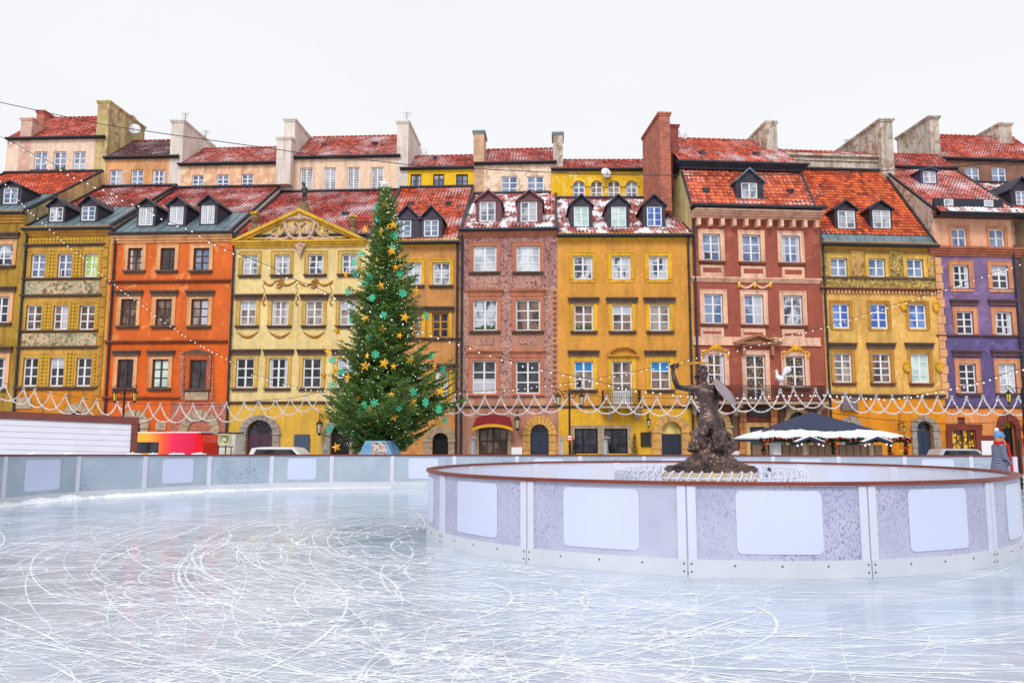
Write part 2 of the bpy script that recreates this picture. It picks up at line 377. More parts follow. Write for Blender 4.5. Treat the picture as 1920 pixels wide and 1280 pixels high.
        if hood:
            mt, yh = hood; zt = s.at((x0 + x1) / 2, yh, d)[1]; e = (sur[1] if sur else .1) + .1; m = MB()
            for i, (pp, hh) in enumerate(((.1, .2), (.17, .1), (.25, .08))):
                zz = zt - (.38, .18, .08)[i]; m.box(a - e - pp * .4, b + e + pp * .4, d - pp, d + .03, zz, zz + hh)
            m.build('hood_mould', mt, wo_)
        return wo_
    def row(s, y0, y1, xs, pn='blue', dy=0, **kw):
        out = []
        for i, (a, b) in enumerate(xs):
            out.append(s.win(a, b, y0 + dy * i, y1 + dy * i, pn=pn[i % len(pn)] if isinstance(pn, (list, tuple)) else pn, **kw))
        return out
    def arch(s, xo0, xo1, yo, xi0, xi1, yi, stone, doorm, lun='dark', ydoor=None, vous=9, label=None, imp=True):
        a, b, _, zt = s.rect(xi0, xi1, yi, 850); A, B, _, ZT = s.rect(xo0, xo1, yo, 850); z0 = GROUND
        r_ = (b - a) / 2; cx = (a + b) / 2; zs = zt - r_; Ro = ZT - zs; Rw = (B - A) / 2
        s.holes[0].append((a, b, z0, zs))
        for i in range(10):
            xa = cx - r_ + r_ * 2 * i / 10; xb = xa + r_ / 5; xm = min(abs(xa - cx), abs(xb - cx)); s.holes[0].append((xa, xb, zs - .01, zs + math.sqrt(max(0, r_ * r_ - xm * xm))))
        m = MB(); n = 2 * vous
        for i in range(vous):
            a0 = math.pi * i / vous + .015; a1 = math.pi * (i + 1) / vous - .015; pr = .13 + (.02 if i % 2 else 0) + (.08 if i == vous // 2 else 0)
            poly = [(cx + r_ * math.cos(t), zs + r_ * math.sin(t)) for t in (a0, (a0 + a1) / 2, a1)] + [(cx + Rw * math.cos(t), zs + Ro * math.sin(t)) for t in (a1, (a0 + a1) / 2, a0)]
            m.prism(poly, 'y', -pr, .05)
        nb = 5
        for k in range(nb):
            h0 = z0 + (zs - z0) * k / nb; h1 = z0 + (zs - z0) * (k + 1) / nb - .025; e = .03 if k % 2 else 0
            m.box(A - e, a, -.12 - e, .05, h0, h1); m.box(b, B + e, -.12 - e, .05, h0, h1)
        if imp: m.box(A - .06, a + .02, -.2, .05, zs - .06, zs + .07); m.box(b - .02, B + .06, -.2, .05, zs - .06, zs + .07)
        pt = m.build('door_arch', stone, s.root)
        zd = s.at((xi0 + xi1) / 2, ydoor)[1] if ydoor else zs
        dm = MB(); dm.box(a, cx - .01, .22, .28, z0, zd); dm.box(cx + .01, b, .22, .28, z0, zd)
        for sx0, sx1 in ((a + .08, cx - .08), (cx + .08, b - .08)):
            for q in (.12, .55): dm.box(sx0, sx1, .19, .22, z0 + (zd - z0) * q, z0 + (zd - z0) * (q + .33))
        do = dm.build('door', doorm, s.root)
        fm_ = MB().prism([(cx + r_ * math.cos(math.pi * k / 12), zs + r_ * math.sin(math.pi * k / 12)) for k in range(13)] + ([(a, zd), (b, zd)] if zd < zs - .02 else []), 'y', .24, .27)
        lu = fm_.build('fanlight', PANES[lun] if lun in PANES else lun, do)
        if lun in PANES:
            m = MB()
            for t in (30, 60, 90, 120, 150):
                ca, sa = math.cos(R(t)), math.sin(R(t)); m.tube([(cx + .1 * ca, .22, zs + .1 * sa), (cx + r_ * ca, .22, zs + r_ * sa)], .025, 4)
            m.box(a, b, .2, .24, zd - .04, zd + .04); m.build('fanlight_bars', doorm, do)
        return pt
    def dormer(s, x0, x1, y0, y1, peak, f0, f1, mat=None, rows=3, cols=2, pn='blue', fm=None, roofm=None, ex=.12):
        mat = mat or LEAD; px = (x0 + x1) / 2; d = s.roofd(px, y1 + 4)
        a, b, z0, z1 = s.rect(x0, x1, y0, y1, d); A = s.at(f0, y1, d)[0]; B = s.at(f1, y1, d)[0]; xp, zp = s.at(peak[0], peak[1], d); xp = (A + B) / 2
        sl = (s.zb - s.ze) / s.dl; Lg = (zp - z0) / sl + .5; zl = z1 + .08
        m = MB(); m.box(A, a, d, d + .2, z0 - .35, zl); m.box(b, B, d, d + .2, z0 - .35, zl); m.box(a, b, d, d + .2, z0 - .35, z0); m.box(a, b, d, d + .2, z1, zl)
        m.prism([(A, zl), (B, zl), (xp, zp - .12)], 'y', d + .05, d + Lg)                       # gable and loft
        m.box(A, A + .08, d + .2, d + Lg, z0 - .35, zl); m.box(B - .08, B, d + .2, d + Lg, z0 - .35, zl)  # cheeks
        m.box(A - .08, B + .08, d - .06, d + .02, zl - .06, zl + .06)
        dm = m.build('dormer', mat, s.root)
        m = MB(); dz = .1
        for X, Z in ((A - ex, zl - .02), (B + ex, zl - .02)):
            m.prism([(X, Z), (xp, zp), (xp, zp - dz), (X + (.02 if X < xp else -.02), Z - dz)], 'y', d - .18, d + Lg)
        m.build('dormer_roof', roofm or mat, dm)
        fw = .075; m = MB(); q0, q1 = d + .03, d + .09
        m.box(a, a + fw, q0, q1, z0, z1).box(b - fw, b, q0, q1, z0, z1).box(a + fw, b - fw, q0, q1, z0, z0 + fw).box(a + fw, b - fw, q0, q1, z1 - fw, z1)
        for i in range(1, cols):
            xc = a + (b - a) * i / cols; w_ = .05 if (i == cols // 2) else .018; m.box(xc - w_, xc + w_, q0 - .01, q1 - .003, z0 + fw, z1 - fw)
        for j in range(1, rows):
            zc = z0 + (z1 - z0) * j / rows; m.box(a + fw, b - fw, q0 + .01, q1 - .005, zc - .02, zc + .02)
        m.build('window_frame', fm or WH, dm)
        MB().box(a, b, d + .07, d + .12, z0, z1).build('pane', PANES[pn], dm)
        return dm
    def chim(s, x0, x1, yt, L, mat, capm=None, d=None, yb=None, cap=.1, name='chimney'):
        d = s.dl if d is None else d; ym = yt + 20; a = s.at(x0, ym, d)[0]; b = s.at(x1, ym, d)[0]; zt = s.at((x0 + x1) / 2, yt, d)[1]
        zb = s.at((x0 + x1) / 2, yb, d)[1] if yb else s.zb - 1.0
        c = MB().box(a, b, d - .02, d + L, zb, zt - .12).build(name, mat, s.root)
        MB().box(a - cap, b + cap, d - cap - .02, d + L + cap, zt - .12, zt).box(a - cap * .5, b + cap * .5, d - cap * .5 - .02, d + L + cap * .5, zt - .24, zt - .12).build('chimney_cap', capm or mat, c)
        return c
    def finish(s, bands, upmat, roofm, uproofm, metal_y=None, sidem=None, gutter=True, overh=.35, upside=None, cut=True, tw=.24, skirt=None):
        # facade as cells with real openings; bands = [(py of upper edge, material)] from the top down
        w, F = s.w, s.F
        bz = [F.hit(s.xmid, y)[1] if y else s.ze for y, _ in bands]; mats = [m for _, m in bands] + [sidem or bands[0][1]]
        xs = {0.0, w}; zs = {GROUND, s.ze}
        for a, b, c, d_ in s.holes[0]: xs |= {a, b}; zs |= {c, d_}
        for z in bz[1:]: zs.add(z)
        s.cells(xs, zs, s.holes[0], 0.0, s.ze, mats, bz, 'wall', True)
        xs = {0.0, w}; zs = {s.zb - .3, s.zu}
        for a, b, c, d_ in s.holes[1]: xs |= {a, b}; zs |= {c, d_}
        s.cells(xs, zs, s.holes[1], s.dl, s.zu, [upmat, upside or upmat], [s.zu], 'upper_wall', False)
        # roofs
        e = (s.dl) ; sl = (s.zb - s.ze) / s.dl
        if metal_y:
            dm = s.roofd(s.xmid, metal_y); zm = s.ze + sl * dm
            m = MB(); m.prism([(-overh, s.ze - sl * overh + .03), (dm, zm + .05), (dm, zm - .1), (-overh, s.ze - sl * overh - .07)], 'x', 0, w)
            for k in range(int(w / .6) + 1): m.box(min(k * .6, w - .04), min(k * .6, w - .04) + .03, -.1, -.06, s.ze, s.ze + .02)
            k = 0.0
            while k < w:
                m.prism([(-overh, s.ze - sl * overh + .03), (dm, zm + .05), (dm, zm + .09), (-overh, s.ze - sl * overh + .07)], 'x', k, k + .03); k += .62
            m.build('metal_roof_strip', ZINC, s.root)
            s.sheet('roof', roofm, 0, w, (dm - .05, zm), (s.dl, s.zb), tw)
        else: s.sheet('roof', roofm, 0, w, (-overh, s.ze - sl * overh + .05), (s.dl, s.zb + .03), tw)
        MB().prism([(-.05, s.ze - .15), (s.dl, s.zb - .15), (s.dl, s.zb - .35), (-.05, s.ze - .35)], 'x', .01, w - .01).build('roof_underside', LEAD, s.root)
        o2 = .2; s2 = (s.zr - s.zu) / s.rd
        uo = s.sheet('upper_roof', uproofm, 0, w, (s.dl - o2, s.zu - s2 * o2 + .05), (s.dl + s.rd, s.zr), tw)
        s.sheet('rear_roof', uproofm, 0, w, (s.dl + 2 * s.rd + o2, s.zu - s2 * o2 + .05), (s.dl + s.rd, s.zr), tw)
        m = MB(); k = .1
        while k < w - .1:
            m.ball((k, s.dl + s.rd, s.zr + .06), .2, .1, .09, 6, 4); k += .38
        m.build('ridge_tiles', RIDGE, s.root)
        m = MB()                                                       # flashing where the lower roof meets the upper wall, and verge flashings
        m.box(0, w, s.dl - .25, s.dl, s.zb + .02, s.zb + .14)
        for X in (0, w - .16):
            m.prism([(-overh + .02, s.ze - sl * overh + .1), (s.dl - .25, s.zb + .1 - sl * .25), (s.dl - .25, s.zb + .2 - sl * .25), (-overh + .02, s.ze - sl * overh + .18)], 'x', X, X + .16)
        m.build('flashing', LEAD, s.root)
        if gutter:
            m = MB()
            m.tube([(-.05, -overh - .06, s.ze - sl * overh - .02), (w + .05, -overh - .06, s.ze - sl * overh - .02)], .1, 8)
            m.box(0, w, -overh, -.02, s.ze - sl * overh - .12, s.ze - sl * overh - .04)
            g = m.build('gutter', GUT, s.root)
            if s.ugut: m = MB().tube([(-.02, s.dl - o2 - .06, s.zu - .05), (w + .02, s.dl - o2 - .06, s.zu - .05)], .09, 8).box(.01, w - .01, s.dl - o2, s.dl - .02, s.zu - .18, s.zu - .06); m.build('gutter', GUT, s.root)
            else: MB().box(.01, s.w - .01, s.dl - .12, s.dl - .005, s.zu - .5, s.zu - .4).box(.01, s.w - .01, s.dl - .25, s.dl - .005, s.zu - .2, s.zu - .02).build('parapet_cornice', upmat, s.root)
    def cells(s, xs, zs, holes, d, top, mats, bz, name, full):
        def uq(v):
            v = sorted(v); o = [v[0]]
            for q in v[1:]:
                if q - o[-1] > 1e-4: o.append(q)
            return o
        xs = uq(xs); zs = uq(z for z in zs if z <= top + 1e-6); nx, nz_ = len(xs) - 1, len(zs) - 1; m = MB(); dep = .2
        H = [[any(a - 1e-4 < (xs[i] + xs[i + 1]) / 2 < b + 1e-4 and c - 1e-4 < (zs[j] + zs[j + 1]) / 2 < e + 1e-4 for a, b, c, e in holes) for j in range(nz_)] for i in range(nx)]
        def mi(z):
            k = 0
            for q in range(len(bz)):
                if z < bz[q] + 1e-4: k = q
            return k
        for i in range(nx):
            for j in range(nz_):
                x0, x1, z0, z1 = xs[i], xs[i + 1], zs[j], zs[j + 1]; k = mi((z0 + z1) / 2)
                if not H[i][j]: m.face([(x0, d, z0), (x1, d, z0), (x1, d, z1), (x0, d, z1)], k)
                else:
                    m.face([(x0, d + .32, z0), (x1, d + .32, z0), (x1, d + .32, z1), (x0, d + .32, z1)], k)
                    if i > 0 and not H[i - 1][j]: m.face([(x0, d, z0), (x0, d + .32, z0), (x0, d + .32, z1), (x0, d, z1)], k)
                    if i < nx - 1 and not H[i + 1][j]: m.face([(x1, d, z0), (x1, d + .32, z0), (x1, d + .32, z1), (x1, d, z1)], k)
                    if j > 0 and not H[i][j - 1]: m.face([(x0, d, z0), (x1, d, z0), (x1, d + .32, z0), (x0, d + .32, z0)], k)
                    if j < nz_ - 1 and not H[i][j + 1]: m.face([(x0, d, z1), (x1, d, z1), (x1, d + .32, z1), (x0, d + .32, z1)], k)
        sm = len(mats) - 1; D = s.dl; E = s.dl + 2 * s.rd
        for X in (0.0, s.w):
            if full: m.face([(X, 0, GROUND), (X, 0, s.ze), (X, D, s.zb), (X, E, s.zb), (X, E, GROUND)], sm)
            else: m.face([(X, D, s.zb - .3), (X, D, s.zu), (X, D + s.rd, s.zr - .05), (X, E, s.zu), (X, E, s.zb - .3)], sm)
        if full: m.face([(0, E, GROUND), (s.w, E, GROUND), (s.w, E, s.zb), (0, E, s.zb)], sm)
        else: m.face([(0, E, s.zb - .3), (s.w, E, s.zb - .3), (s.w, E, s.zu), (0, E, s.zu)], sm)
        return m.build(name, mats, s.root)
    def sheet(s, name, mat, x0, x1, p0, p1, tw=.24, rh=.34):
        dy, dz = p1[0] - p0[0], p1[1] - p0[1]; Ls = math.hypot(dy, dz); ty, tz = dy / Ls, dz / Ls; sg = 1 if dy > 0 else -1; ny, nz_ = -tz * sg, abs(ty)
        per = 4; nx = max(2, int((x1 - x0) / tw * per)); xs = np.linspace(x0, x1, nx + 1); hgt = .035 * np.cos(2 * np.pi * xs / tw)
        vs = []; v = 0.0
        while v < Ls - 1e-6:
            vs.append((v, .055)); vs.append((min(v + rh, Ls), .0)); v += rh
        m = MB(); uv = []
        for v_, off in vs:
            for k in range(nx + 1):
                h = hgt[k] + off; m.v.append((float(xs[k]), p0[0] + ty * v_ + ny * h, p0[1] + tz * v_ + nz_ * h)); uv.append((float(xs[k]), v_ + (1e-3 if off else -1e-3)))
        n = nx + 1
        for j in range(len(vs) - 1):
            for k in range(nx): m.f.append((j * n + k, j * n + k + 1, (j + 1) * n + k + 1, (j + 1) * n + k)); m.mi.append(0)
        m.uv = uv; return m.build(name, mat, s.root)
    def pipe(s, px, y0, y1, side=0):
        x = s.at(px, (y0 + y1) / 2)[0]; x = max(.12, min(s.w - .12, x)); zt = s.at(px, y0)[1]; zb = GROUND
        m = MB().tube([(x, -.3, zt + .25), (x, -.14, zt - .1), (x, -.14, zb)], .075, 8); z = zb + .5
        while z < zt: m.tube([(x, -.14, z), (x, -.14, z + .06)], .1, 8); z += 1.4
        m.build('downpipe', GUT, s.root)
    def skylight(s, px, py, wd=16, ht=9, upper=False):
        if upper:
            lo, hi = s.dl, s.dl + s.rd
            for _ in range(30):
                d = (lo + hi) / 2
                if s.at(px, py, d)[1] > s.zu + (s.zr - s.zu) * (d - s.dl) / s.rd: lo = d
                else: hi = d
            z = s.at(px, py, d)[1]
        else: d = s.roofd(px, py); z = s.at(px, py, d)[1]
        x = s.at(px, py, d)[0]; k = wd / 60
        o = MB().prism([(d - .1, z - .1), (d - .1, z + .3), (d + .5, z + .42), (d + .6, z + .3)], 'x', x - k, x + k).build('roof_hatch', LEAD, s.root)
        MB().box(x - k + .05, x + k - .05, d - .12, d - .09, z + .02, z + .26).build('pane', PANES['dark'], o)
    def dish(s, px, py, d=None, r=.42):
        d = s.dl - .4 if d is None else d; x, z = s.at(px, py, d); rt = Matrix.Rotation(R(75), 3, 'X') @ Matrix.Rotation(R(20), 3, 'Y')
        o = MB().ball((x, d, z), r, r, .07, 16, 6, rt).build('satellite_dish', WH, s.root, smooth=True)
        MB().tube([(x, d + .02, z), (x, d + .3, z - .4)], .03, 5).tube([(x, d, z - r * .8), (x + .05, d - .45, z - .05)], .015, 5).build('dish_arm', IRON, o)
    def antenna(s, px, py, h=1.2, d=None):
        d = s.dl + 1 if d is None else d; x, z = s.at(px, py, d); m = MB().tube([(x, d, z - h), (x, d, z)], .02, 5)
        for q in (.02, .2, .38): m.tube([(x - .35 + q * .3, d, z - q), (x + .35 - q * .3, d, z - q + .06)], .012, 4)
        m.tube([(x, d - .4, z - .1), (x, d + .4, z + .05)], .012, 4); m.build('aerial', IRON, s.root)
RIDGE = plain('ridge tile clay', (176, 78, 56), .8, 0, .25, 4)
F0 = Frame((0, 50), 0)
def edge(fr, px, py=450): return fr.hit(px, py)[0]
PEACH = plaster('peach trim', (232, 172, 120), var=.1); CREAM = plaster('cream chimney render', (226, 214, 204), var=.08, streak=.25)
YTRIM = plaster('yellow trim', (232, 178, 40), var=.1); OTRIM = plaster('olive trim', (196, 140, 56), var=.12)
BRK = brick('red brick', (158, 56, 44), (190, 98, 62), (186, 150, 134)); BRKD = brick('crimson brick', (120, 44, 40), (150, 62, 50), (150, 110, 100))
PEEL = plaster('peeling pale render', (208, 196, 182), (164, 138, 116), .56, .14, .5, 1.6, seed=3); PEELB = plaster('yellow render peeling off brick', (214, 192, 134), (176, 132, 112), .58, .2, .5, .7, seed=4)

# H0 olive, cut by the left edge of the picture -------------------------------------------------
sR = edge(F0, 47); h = House('townhouse', 'olive townhouse cut off by the left edge of the photo, with a beige top storey', F0, edge(F0, -170), sR, 395, 20, 8.5, 326, 260, 224, 4)
OL = plaster('olive ochre render', (176, 138, 50), (140, 112, 50), .66, .16, .5, seed=1)
h.row(458, 498, [(-60, -30), (-12, 24)], ['blue', 'mix'], sur=(PEACH, .22), sill=DARKSTONE, hood=(DARKSTONE, 437))
h.row(556, 605, [(-70, -38), (-16, 17)], 'dark', sur=(PEACH, .22), sill=DARKSTONE, hood=(DARKSTONE, 538))
h.row(670, 728, [(-80, -48), (-24, 10)], 'dark', sur=(PEACH, .22), sill=DARKSTONE, hood=(DARKSTONE, 650))
h.cornice(OTRIM, 398, 418, .4)
h.row(284, 319, [(64, 88), (100, 124), (137, 160)], 'blue', plane=1, rows=3, sill=DARKSTONE)
h.finish([(0, OL)], plaster('beige pink render', (236, 208, 186), (214, 180, 156), .64, .06, .2, seed=2), T_OR, T_RED, metal_y=366, sidem=PEELB, upside=CREAM)
h.dormer(6, 33, 352, 382, (16, 338), -4, 40, roofm=LEAD)
h.chim(183, 205, 189, 5.4, PEELB); h.chim(39, 60, 221, 3, brick('pale brick', (196, 140, 122), (214, 170, 150), (226, 206, 190))); h.chim(68, 82, 207, 3, BRK, d=h.dl + 3)
h.dish(252, 242, h.dl + 3, .5)
# H1 mustard with diamonds ---------------------------------------------------------------------
sL = sR; sR = edge(F0, 211); h = House('townhouse', 'mustard townhouse with diamond patterned strips and two painted friezes', F0, sL, sR, 424, 130, 8.5, 353, 297, 268, 3.6)
MU = plaster('mustard render', (206, 158, 70), (150, 116, 66), .68, .12, .35, seed=5); MUG = plaster('orange ochre render', (210, 132, 28), (188, 140, 80), .66, .12, .45, seed=6)
DIA = diamond('diamond pattern', (206, 160, 40), (140, 104, 28), 6.0)
FRZ = sgraffito('painted frieze of figures', (206, 178, 140), (126, 96, 62), (150, 160, 140), 1.7, 3)
s_ = (MU, .16)
h.row(476, 520, [(58, 85), (108, 135), (158, 184)], ['blue', 'blue', 'green'], sur=s_); h.row(572, 618, [(49, 78), (100, 127.7), (148.5, 177.5)], 'brown', sur=s_)
h.row(670, 724, [(43, 71), (93, 120), (143, 171)], 'dark', sur=s_)
for a, b, c, d in ((88, 105, 468, 521), (138, 155, 468, 521), (45, 55, 468, 521), (187, 196, 468, 521), (81, 97, 568, 620), (131, 145.5, 568, 620), (181, 190, 560, 620), (74, 90, 662, 725), (123.5, 140, 662, 725), (174, 184, 662, 725), (50, 195, 446, 456)): h.box('diamond_strip', DIA, a, b, c, d, .06)
h.box('frieze', FRZ, 47, 187, 527, 551, .04); h.box('frieze', FRZ, 41, 181, 625, 648, .04)
for y0, y1, xa, xb in ((521, 525, 44, 189), (552, 557, 41, 190), (619, 623, 37, 183), (649, 654, 33, 182), (725, 731, 28, 181), (457, 462, 48, 196)): h.ledge('string_course', DARKSTONE, xa, xb, y0, y1, .18, steps=2)
for k in range(16): h.box('quoin', OTRIM, 194 - k * .75 if 0 else 195 - k * 1.1, 205 - k * 1.1, 448 + k * 18.5, 464 + k * 18.5, .07)
h.cornice(OTRIM, 426, 442, .4)
h.box('stone_plaque', STONE, 31, 59, 745, 766, .08); h.arch(112, 170, 757, 122, 160, 770, STONE, IRON)
h.row(318, 352, [(205, 228), (245, 268.5), (285, 309)], 'blue', plane=1)
h.finish([(0, MU), (729, MUG)], plaster('dirty peach render', (226, 166, 112), (206, 186, 176), .58, .14, .4, .9, seed=7), T_CR, T_PUR, metal_y=390, sidem=PEELB)
h.dormer(93, 118, 388, 415, (106, 369), 89, 121, pn='mix'); h.dormer(152.5, 178.5, 386.5, 413.5, (166, 366), 149, 182, pn='blue')
h.chim(321, 344, 225, 5.6, CREAM); h.pipe(42, 430, 740); h.antenna(348, 213)
h.antenna(386, 246, .8, 12)
# H2 orange --------------------------------------------------------------------------------------
sL = sR; sR = edge(F0, 438); h = House('townhouse', 'bright orange townhouse with dark window frames and a brick framed doorway', F0, sL, sR, 432, 325, 8.5, 354, 308, 281, 3.6)
OR = plaster('vivid orange render', (222, 106, 40), (230, 140, 84), .60, .1, .22, seed=8); ORL = plaster('orange render lower storeys', (224, 100, 26), (212, 96, 40), .64, .08, .2, seed=9)
s_ = (PEACH, .2)
h.row(465, 507, [(240, 267), (301, 328), (363, 392.5)], ['brown', 'dark', 'blue'], fm=WOOD, sur=s_, sill=DARKSTONE)
h.row(560.5, 610.5, [(226.5, 256), (292, 322), (358.5, 390.5)], ['brown', 'brown', 'tan'], fm=WOOD, sur=s_, sill=DARKSTONE, hood=(DARKSTONE, 545))
h.row(673.5, 727, [(220, 250), (285.6, 315.4)], ['dark', 'mint'], fm=WOOD, sur=s_, sill=DARKSTONE, hood=(DARKSTONE, 657))
h.win(356, 387.5, 674.5, 729, pn='dark', fm=WOOD, sur=(plaster('rust trim', (190, 96, 50)), .3), sill=DARKSTONE)
for y0, y1, xa, xb in ((525, 531, 205, 430), (638, 644, 200, 424), (743, 749, 195, 336)): h.ledge('string_course', plaster('rust string', (150, 74, 44)), xa, xb, y0, y1, .2, steps=2)
for k in range(14):
    e = 2 if k % 2 else 0; h.box('brick_jamb', BRK, 337, 345 + e, 660 + k * 6.4, 666.2 + k * 6.4, .08); h.box('brick_jamb', BRK, 394 - e, 401, 660 + k * 6.4, 666.2 + k * 6.4, .08)
h.box('brick_wall_patch', BRK, 318, 427, 753, 850, .035); h.box('stone_plaque', STONE, 348, 391, 734, 750, .12); h.box('stone_plaque', STONE, 293, 312, 791, 806, .1)
a, b, z0, z1 = h.rect(340, 399, 655, 664); m = MB(); n = 10
m.prism([(a + (b - a) * i / n, z0 + (z1 - z0) * math.sin(math.pi * i / n)) for i in range(n + 1)], 'y', -.1, .03).build('relieving_arch', DARKSTONE, h.root)
h.arch(219, 279, 768, 236, 264, 786, STONE, IRON); h.arch(337, 412, 768, 353, 396, 786, STONE, plain('dark blue door paint', (28, 30, 44), .5))
h.cornice(PEACH, 437, 455, .4)
h.row(328, 354, [(359.5, 382), (406, 429), (452, 475)], 'blue', plane=1, dy=-1)
h.finish([(0, OR), (640, ORL)], plaster('salmon render with pale scuffs', (236, 184, 148), (248, 214, 176), .55, .08, .3, 1.3, seed=10), T_CR, T_REDS, metal_y=401, sidem=CREAM)
for q in ((260, 286.6, 388.6, 422.6, (274, 371), 256, 291), (318, 343.6, 387, 421, (332, 368), 314, 348), (377, 402, 384.5, 419.5, (390, 365), 373, 407)): h.dormer(*q, cols=6, rows=6, pn='curt')
h.chim(533, 553, 223, 5.4, CREAM); h.chim(519, 546, 257, .8, CREAM, d=h.dl - .85, yb=345); h.pipe(208, 440, 800)
h.skylight(0, 0, 1, 1) if 0 else None
# H3 pale yellow with pediment -------------------------------------------------------------------
sL = sR; sR = edge(F0, 699); h = House('townhouse', 'pale yellow townhouse under a big pediment with a carved cartouche, left of the Christmas tree', F0, sL, sR, 440, 565, 8.5, 361, 295, 259, 4)
PY = plaster('pale yellow render', (238, 212, 148), (228, 196, 122), .6, .07, .18, seed=11); PYG = plaster('strong yellow render', (222, 176, 66), (206, 168, 76), .62, .08, .25, seed=12); PYT = plaster('pale yellow trim', (212, 174, 92), var=.1)
s_ = (PYT, .2)
h.row(478, 515.5, [(455, 483), (515, 543), (578, 606.5), (640.5, 669)], ['grey', 'grey', 'mix', 'grey'], dy=-.6, sur=s_, sill=DARKSTONE)
h.row(563, 610, [(449.5, 480), (509.5, 541), (573, 605), (637, 669)], 'tan', sur=s_, sill=DARKSTONE, hood=(DARKSTONE, 552))
h.row(671, 727, [(442.5, 476.5), (504, 539), (567.5, 602), (632, 667)], 'dark', sur=s_, sill=DARKSTONE, hood=(DARKSTONE, 655))
h.ledge('string_course', DARKSTONE, 428, 694, 752, 757, .2, steps=2)
h.arch(448, 525, 778, 462, 512, 787, GREYST, plain('plum door paint', (70, 40, 62), .5)); h.arch(606, 670, 782, 620, 656, 796, GREYST, IRON)
h.box('utility_door', plain('slate blue metal', (62, 74, 98), .5), 552, 581, 814, 853, .1)
# pediment
a, b, zb, zt = h.rect(440, 686, 393, 455); ap = h.at(564, 393)[0]; m = MB()
m.prism([(a + .1, zb + .25), (b - .1, zb + .25), (ap, zt - .3)], 'y', -.1, .5)
p = m.build('pediment', PYG if 0 else plaster('pediment field', (226, 190, 104), var=.1), h.root)
m = MB(); m.box(a - .1, b + .1, -.35, .3, zb, zb + .12).box(a, b, -.25, .3, zb - .14, zb).box(a + .05, b - .05, -.15, .02, zb - .28, zb - .14)
for X in (a - .1, b + .1):
    m.prism([(X, zb + .12), (ap, zt), (ap, zt - .22), (X + (.45 if X < ap else -.45), zb + .12)], 'y', -.4, .5); sx = .5 if X < ap else -.5
    m.prism([(X + sx, zb + .12), (ap, zt - .22), (ap, zt - .38), (X + sx * 1.65, zb + .12)], 'y', -.24, .5)
m.build('pediment_moulding', plaster('golden moulding', (222, 172, 52), var=.12), p)
# lead roof of the pediment running back into the roof
m = MB(); m.prism([(a - .05, zb + .12), (ap, zt - .02), (b + .05, zb + .12)], 'y', .505, 3.5); m.build('pediment_roof', LEAD, p)
m = MB(); cx, cz = h.at(564, 436)
for sg in (-1, 1):
    X = lambda px, py: h.at(564 + sg * (px - 564), py)
    for pts, r0 in (([(560, 412), (575, 409), (588, 412), (592, 421), (590, 434), (583, 444), (574, 450), (566, 447), (562, 436), (566, 424), (574, 418)], .13), ([(592, 432), (600, 440), (608, 444), (616, 440), (614, 432), (608, 430)], .11), ([(584, 446), (596, 452), (610, 450), (622, 447), (628, 450)], .13), ([(566, 452), (572, 460), (568, 468), (564, 476)], .13), ([(604, 449), (612, 442), (618, 443)], .08), ([(590, 416), (598, 422), (600, 430)], .09)):
        q = [X(*p_) for p_ in pts]; m.tube([(x_, -.16, z_) for x_, z_ in q], [r0 * (1.15 - .5 * i / len(q)) for i in range(len(q))], 6)
    x_, z_ = X(578, 431); m.ball((x_, -.08, z_), .28, .16, .42, 10, 8); x_, z_ = X(566, 410); m.ball((x_, -.2, z_), .22, .14, .16)
for py, r_ in ((405, .2), (452, .24), (460, .2), (468, .16), (476, .12), (481, .07)):
    x_, z_ = h.at(564, py); m.ball((x_, -.16, z_), r_, .16, r_ * 1.1)
m.build('cartouche', plain('pinkish carved stone', (196, 164, 140), .8, 0, .3, 5), p, smooth=True)
# figure and urns on the pediment
VERD = plain('dark patinated bronze', (58, 62, 52), .5, .3, .4, 9); MOSS = plain('mossy stone', (128, 104, 72), .85, 0, .4, 6)
x, z = h.at(569, 397, .1); MB().prism([(x - .5, z - .5), (x + .5, z - .5), (x + .34, z + .25), (x + .22, z + .3), (x + .2, z + .62), (x - .2, z + .62), (x - .22, z + .3), (x - .34, z + .25)], 'y', -.1, .5).build('figure_pedestal', MOSS, p)
m = MB(); zf = z + .62
m.tube([(x - .08, .2, zf), (x - .09, .16, zf + .35), (x - .05, .2, zf + .68)], [.06, .075, .1], 8).tube([(x + .08, .2, zf), (x + .08, .22, zf + .35), (x + .04, .2, zf + .68)], [.06, .075, .1], 8).tube([(x, .2, zf + .62), (x, .2, zf + .85), (x - .02, .2, zf + 1.02), (x - .02, .2, zf + 1.12)], [.14, .125, .16, .06], 10)
m.tube([(x - .15, .2, zf + 1.0), (x - .22, .15, zf + .82), (x - .12, .05, zf + .72)], [.05, .045, .035], 6).tube([(x + .13, .2, zf + 1.0), (x + .2, .18, zf + .8), (x + .14, .1, zf + .62)], [.05, .045, .035], 6).ball((x - .05, .17, zf + 1.24), .1, .11, .13).ball((x - .1, .17, zf + 1.34), .13, .12, .06)
m.build('bronze_figure', VERD, p, smooth=True)
for px, py in ((476, 428), (660, 434)):
    x, z = h.at(px, py, .1); m = MB(); m.box(x - .3, x + .3, -.1, .5, z - .5, z + .1); m.lathe([(.26, .1), (.18, .2), (.1, .32), (.22, .5), (.3, .72), (.24, .84), (.3, .92), (.0, .94)], (x, .2, z), 12); m.build('urn', MOSS, p)
    m = MB()
    for k in range(9): m.ball((x + rnd.uniform(-.2, .2), .2 + rnd.uniform(-.15, .15), z + .98 + rnd.uniform(0, .12)), .09, seg=6, rings=4)
    m.build('urn_top', YTRIM, p)
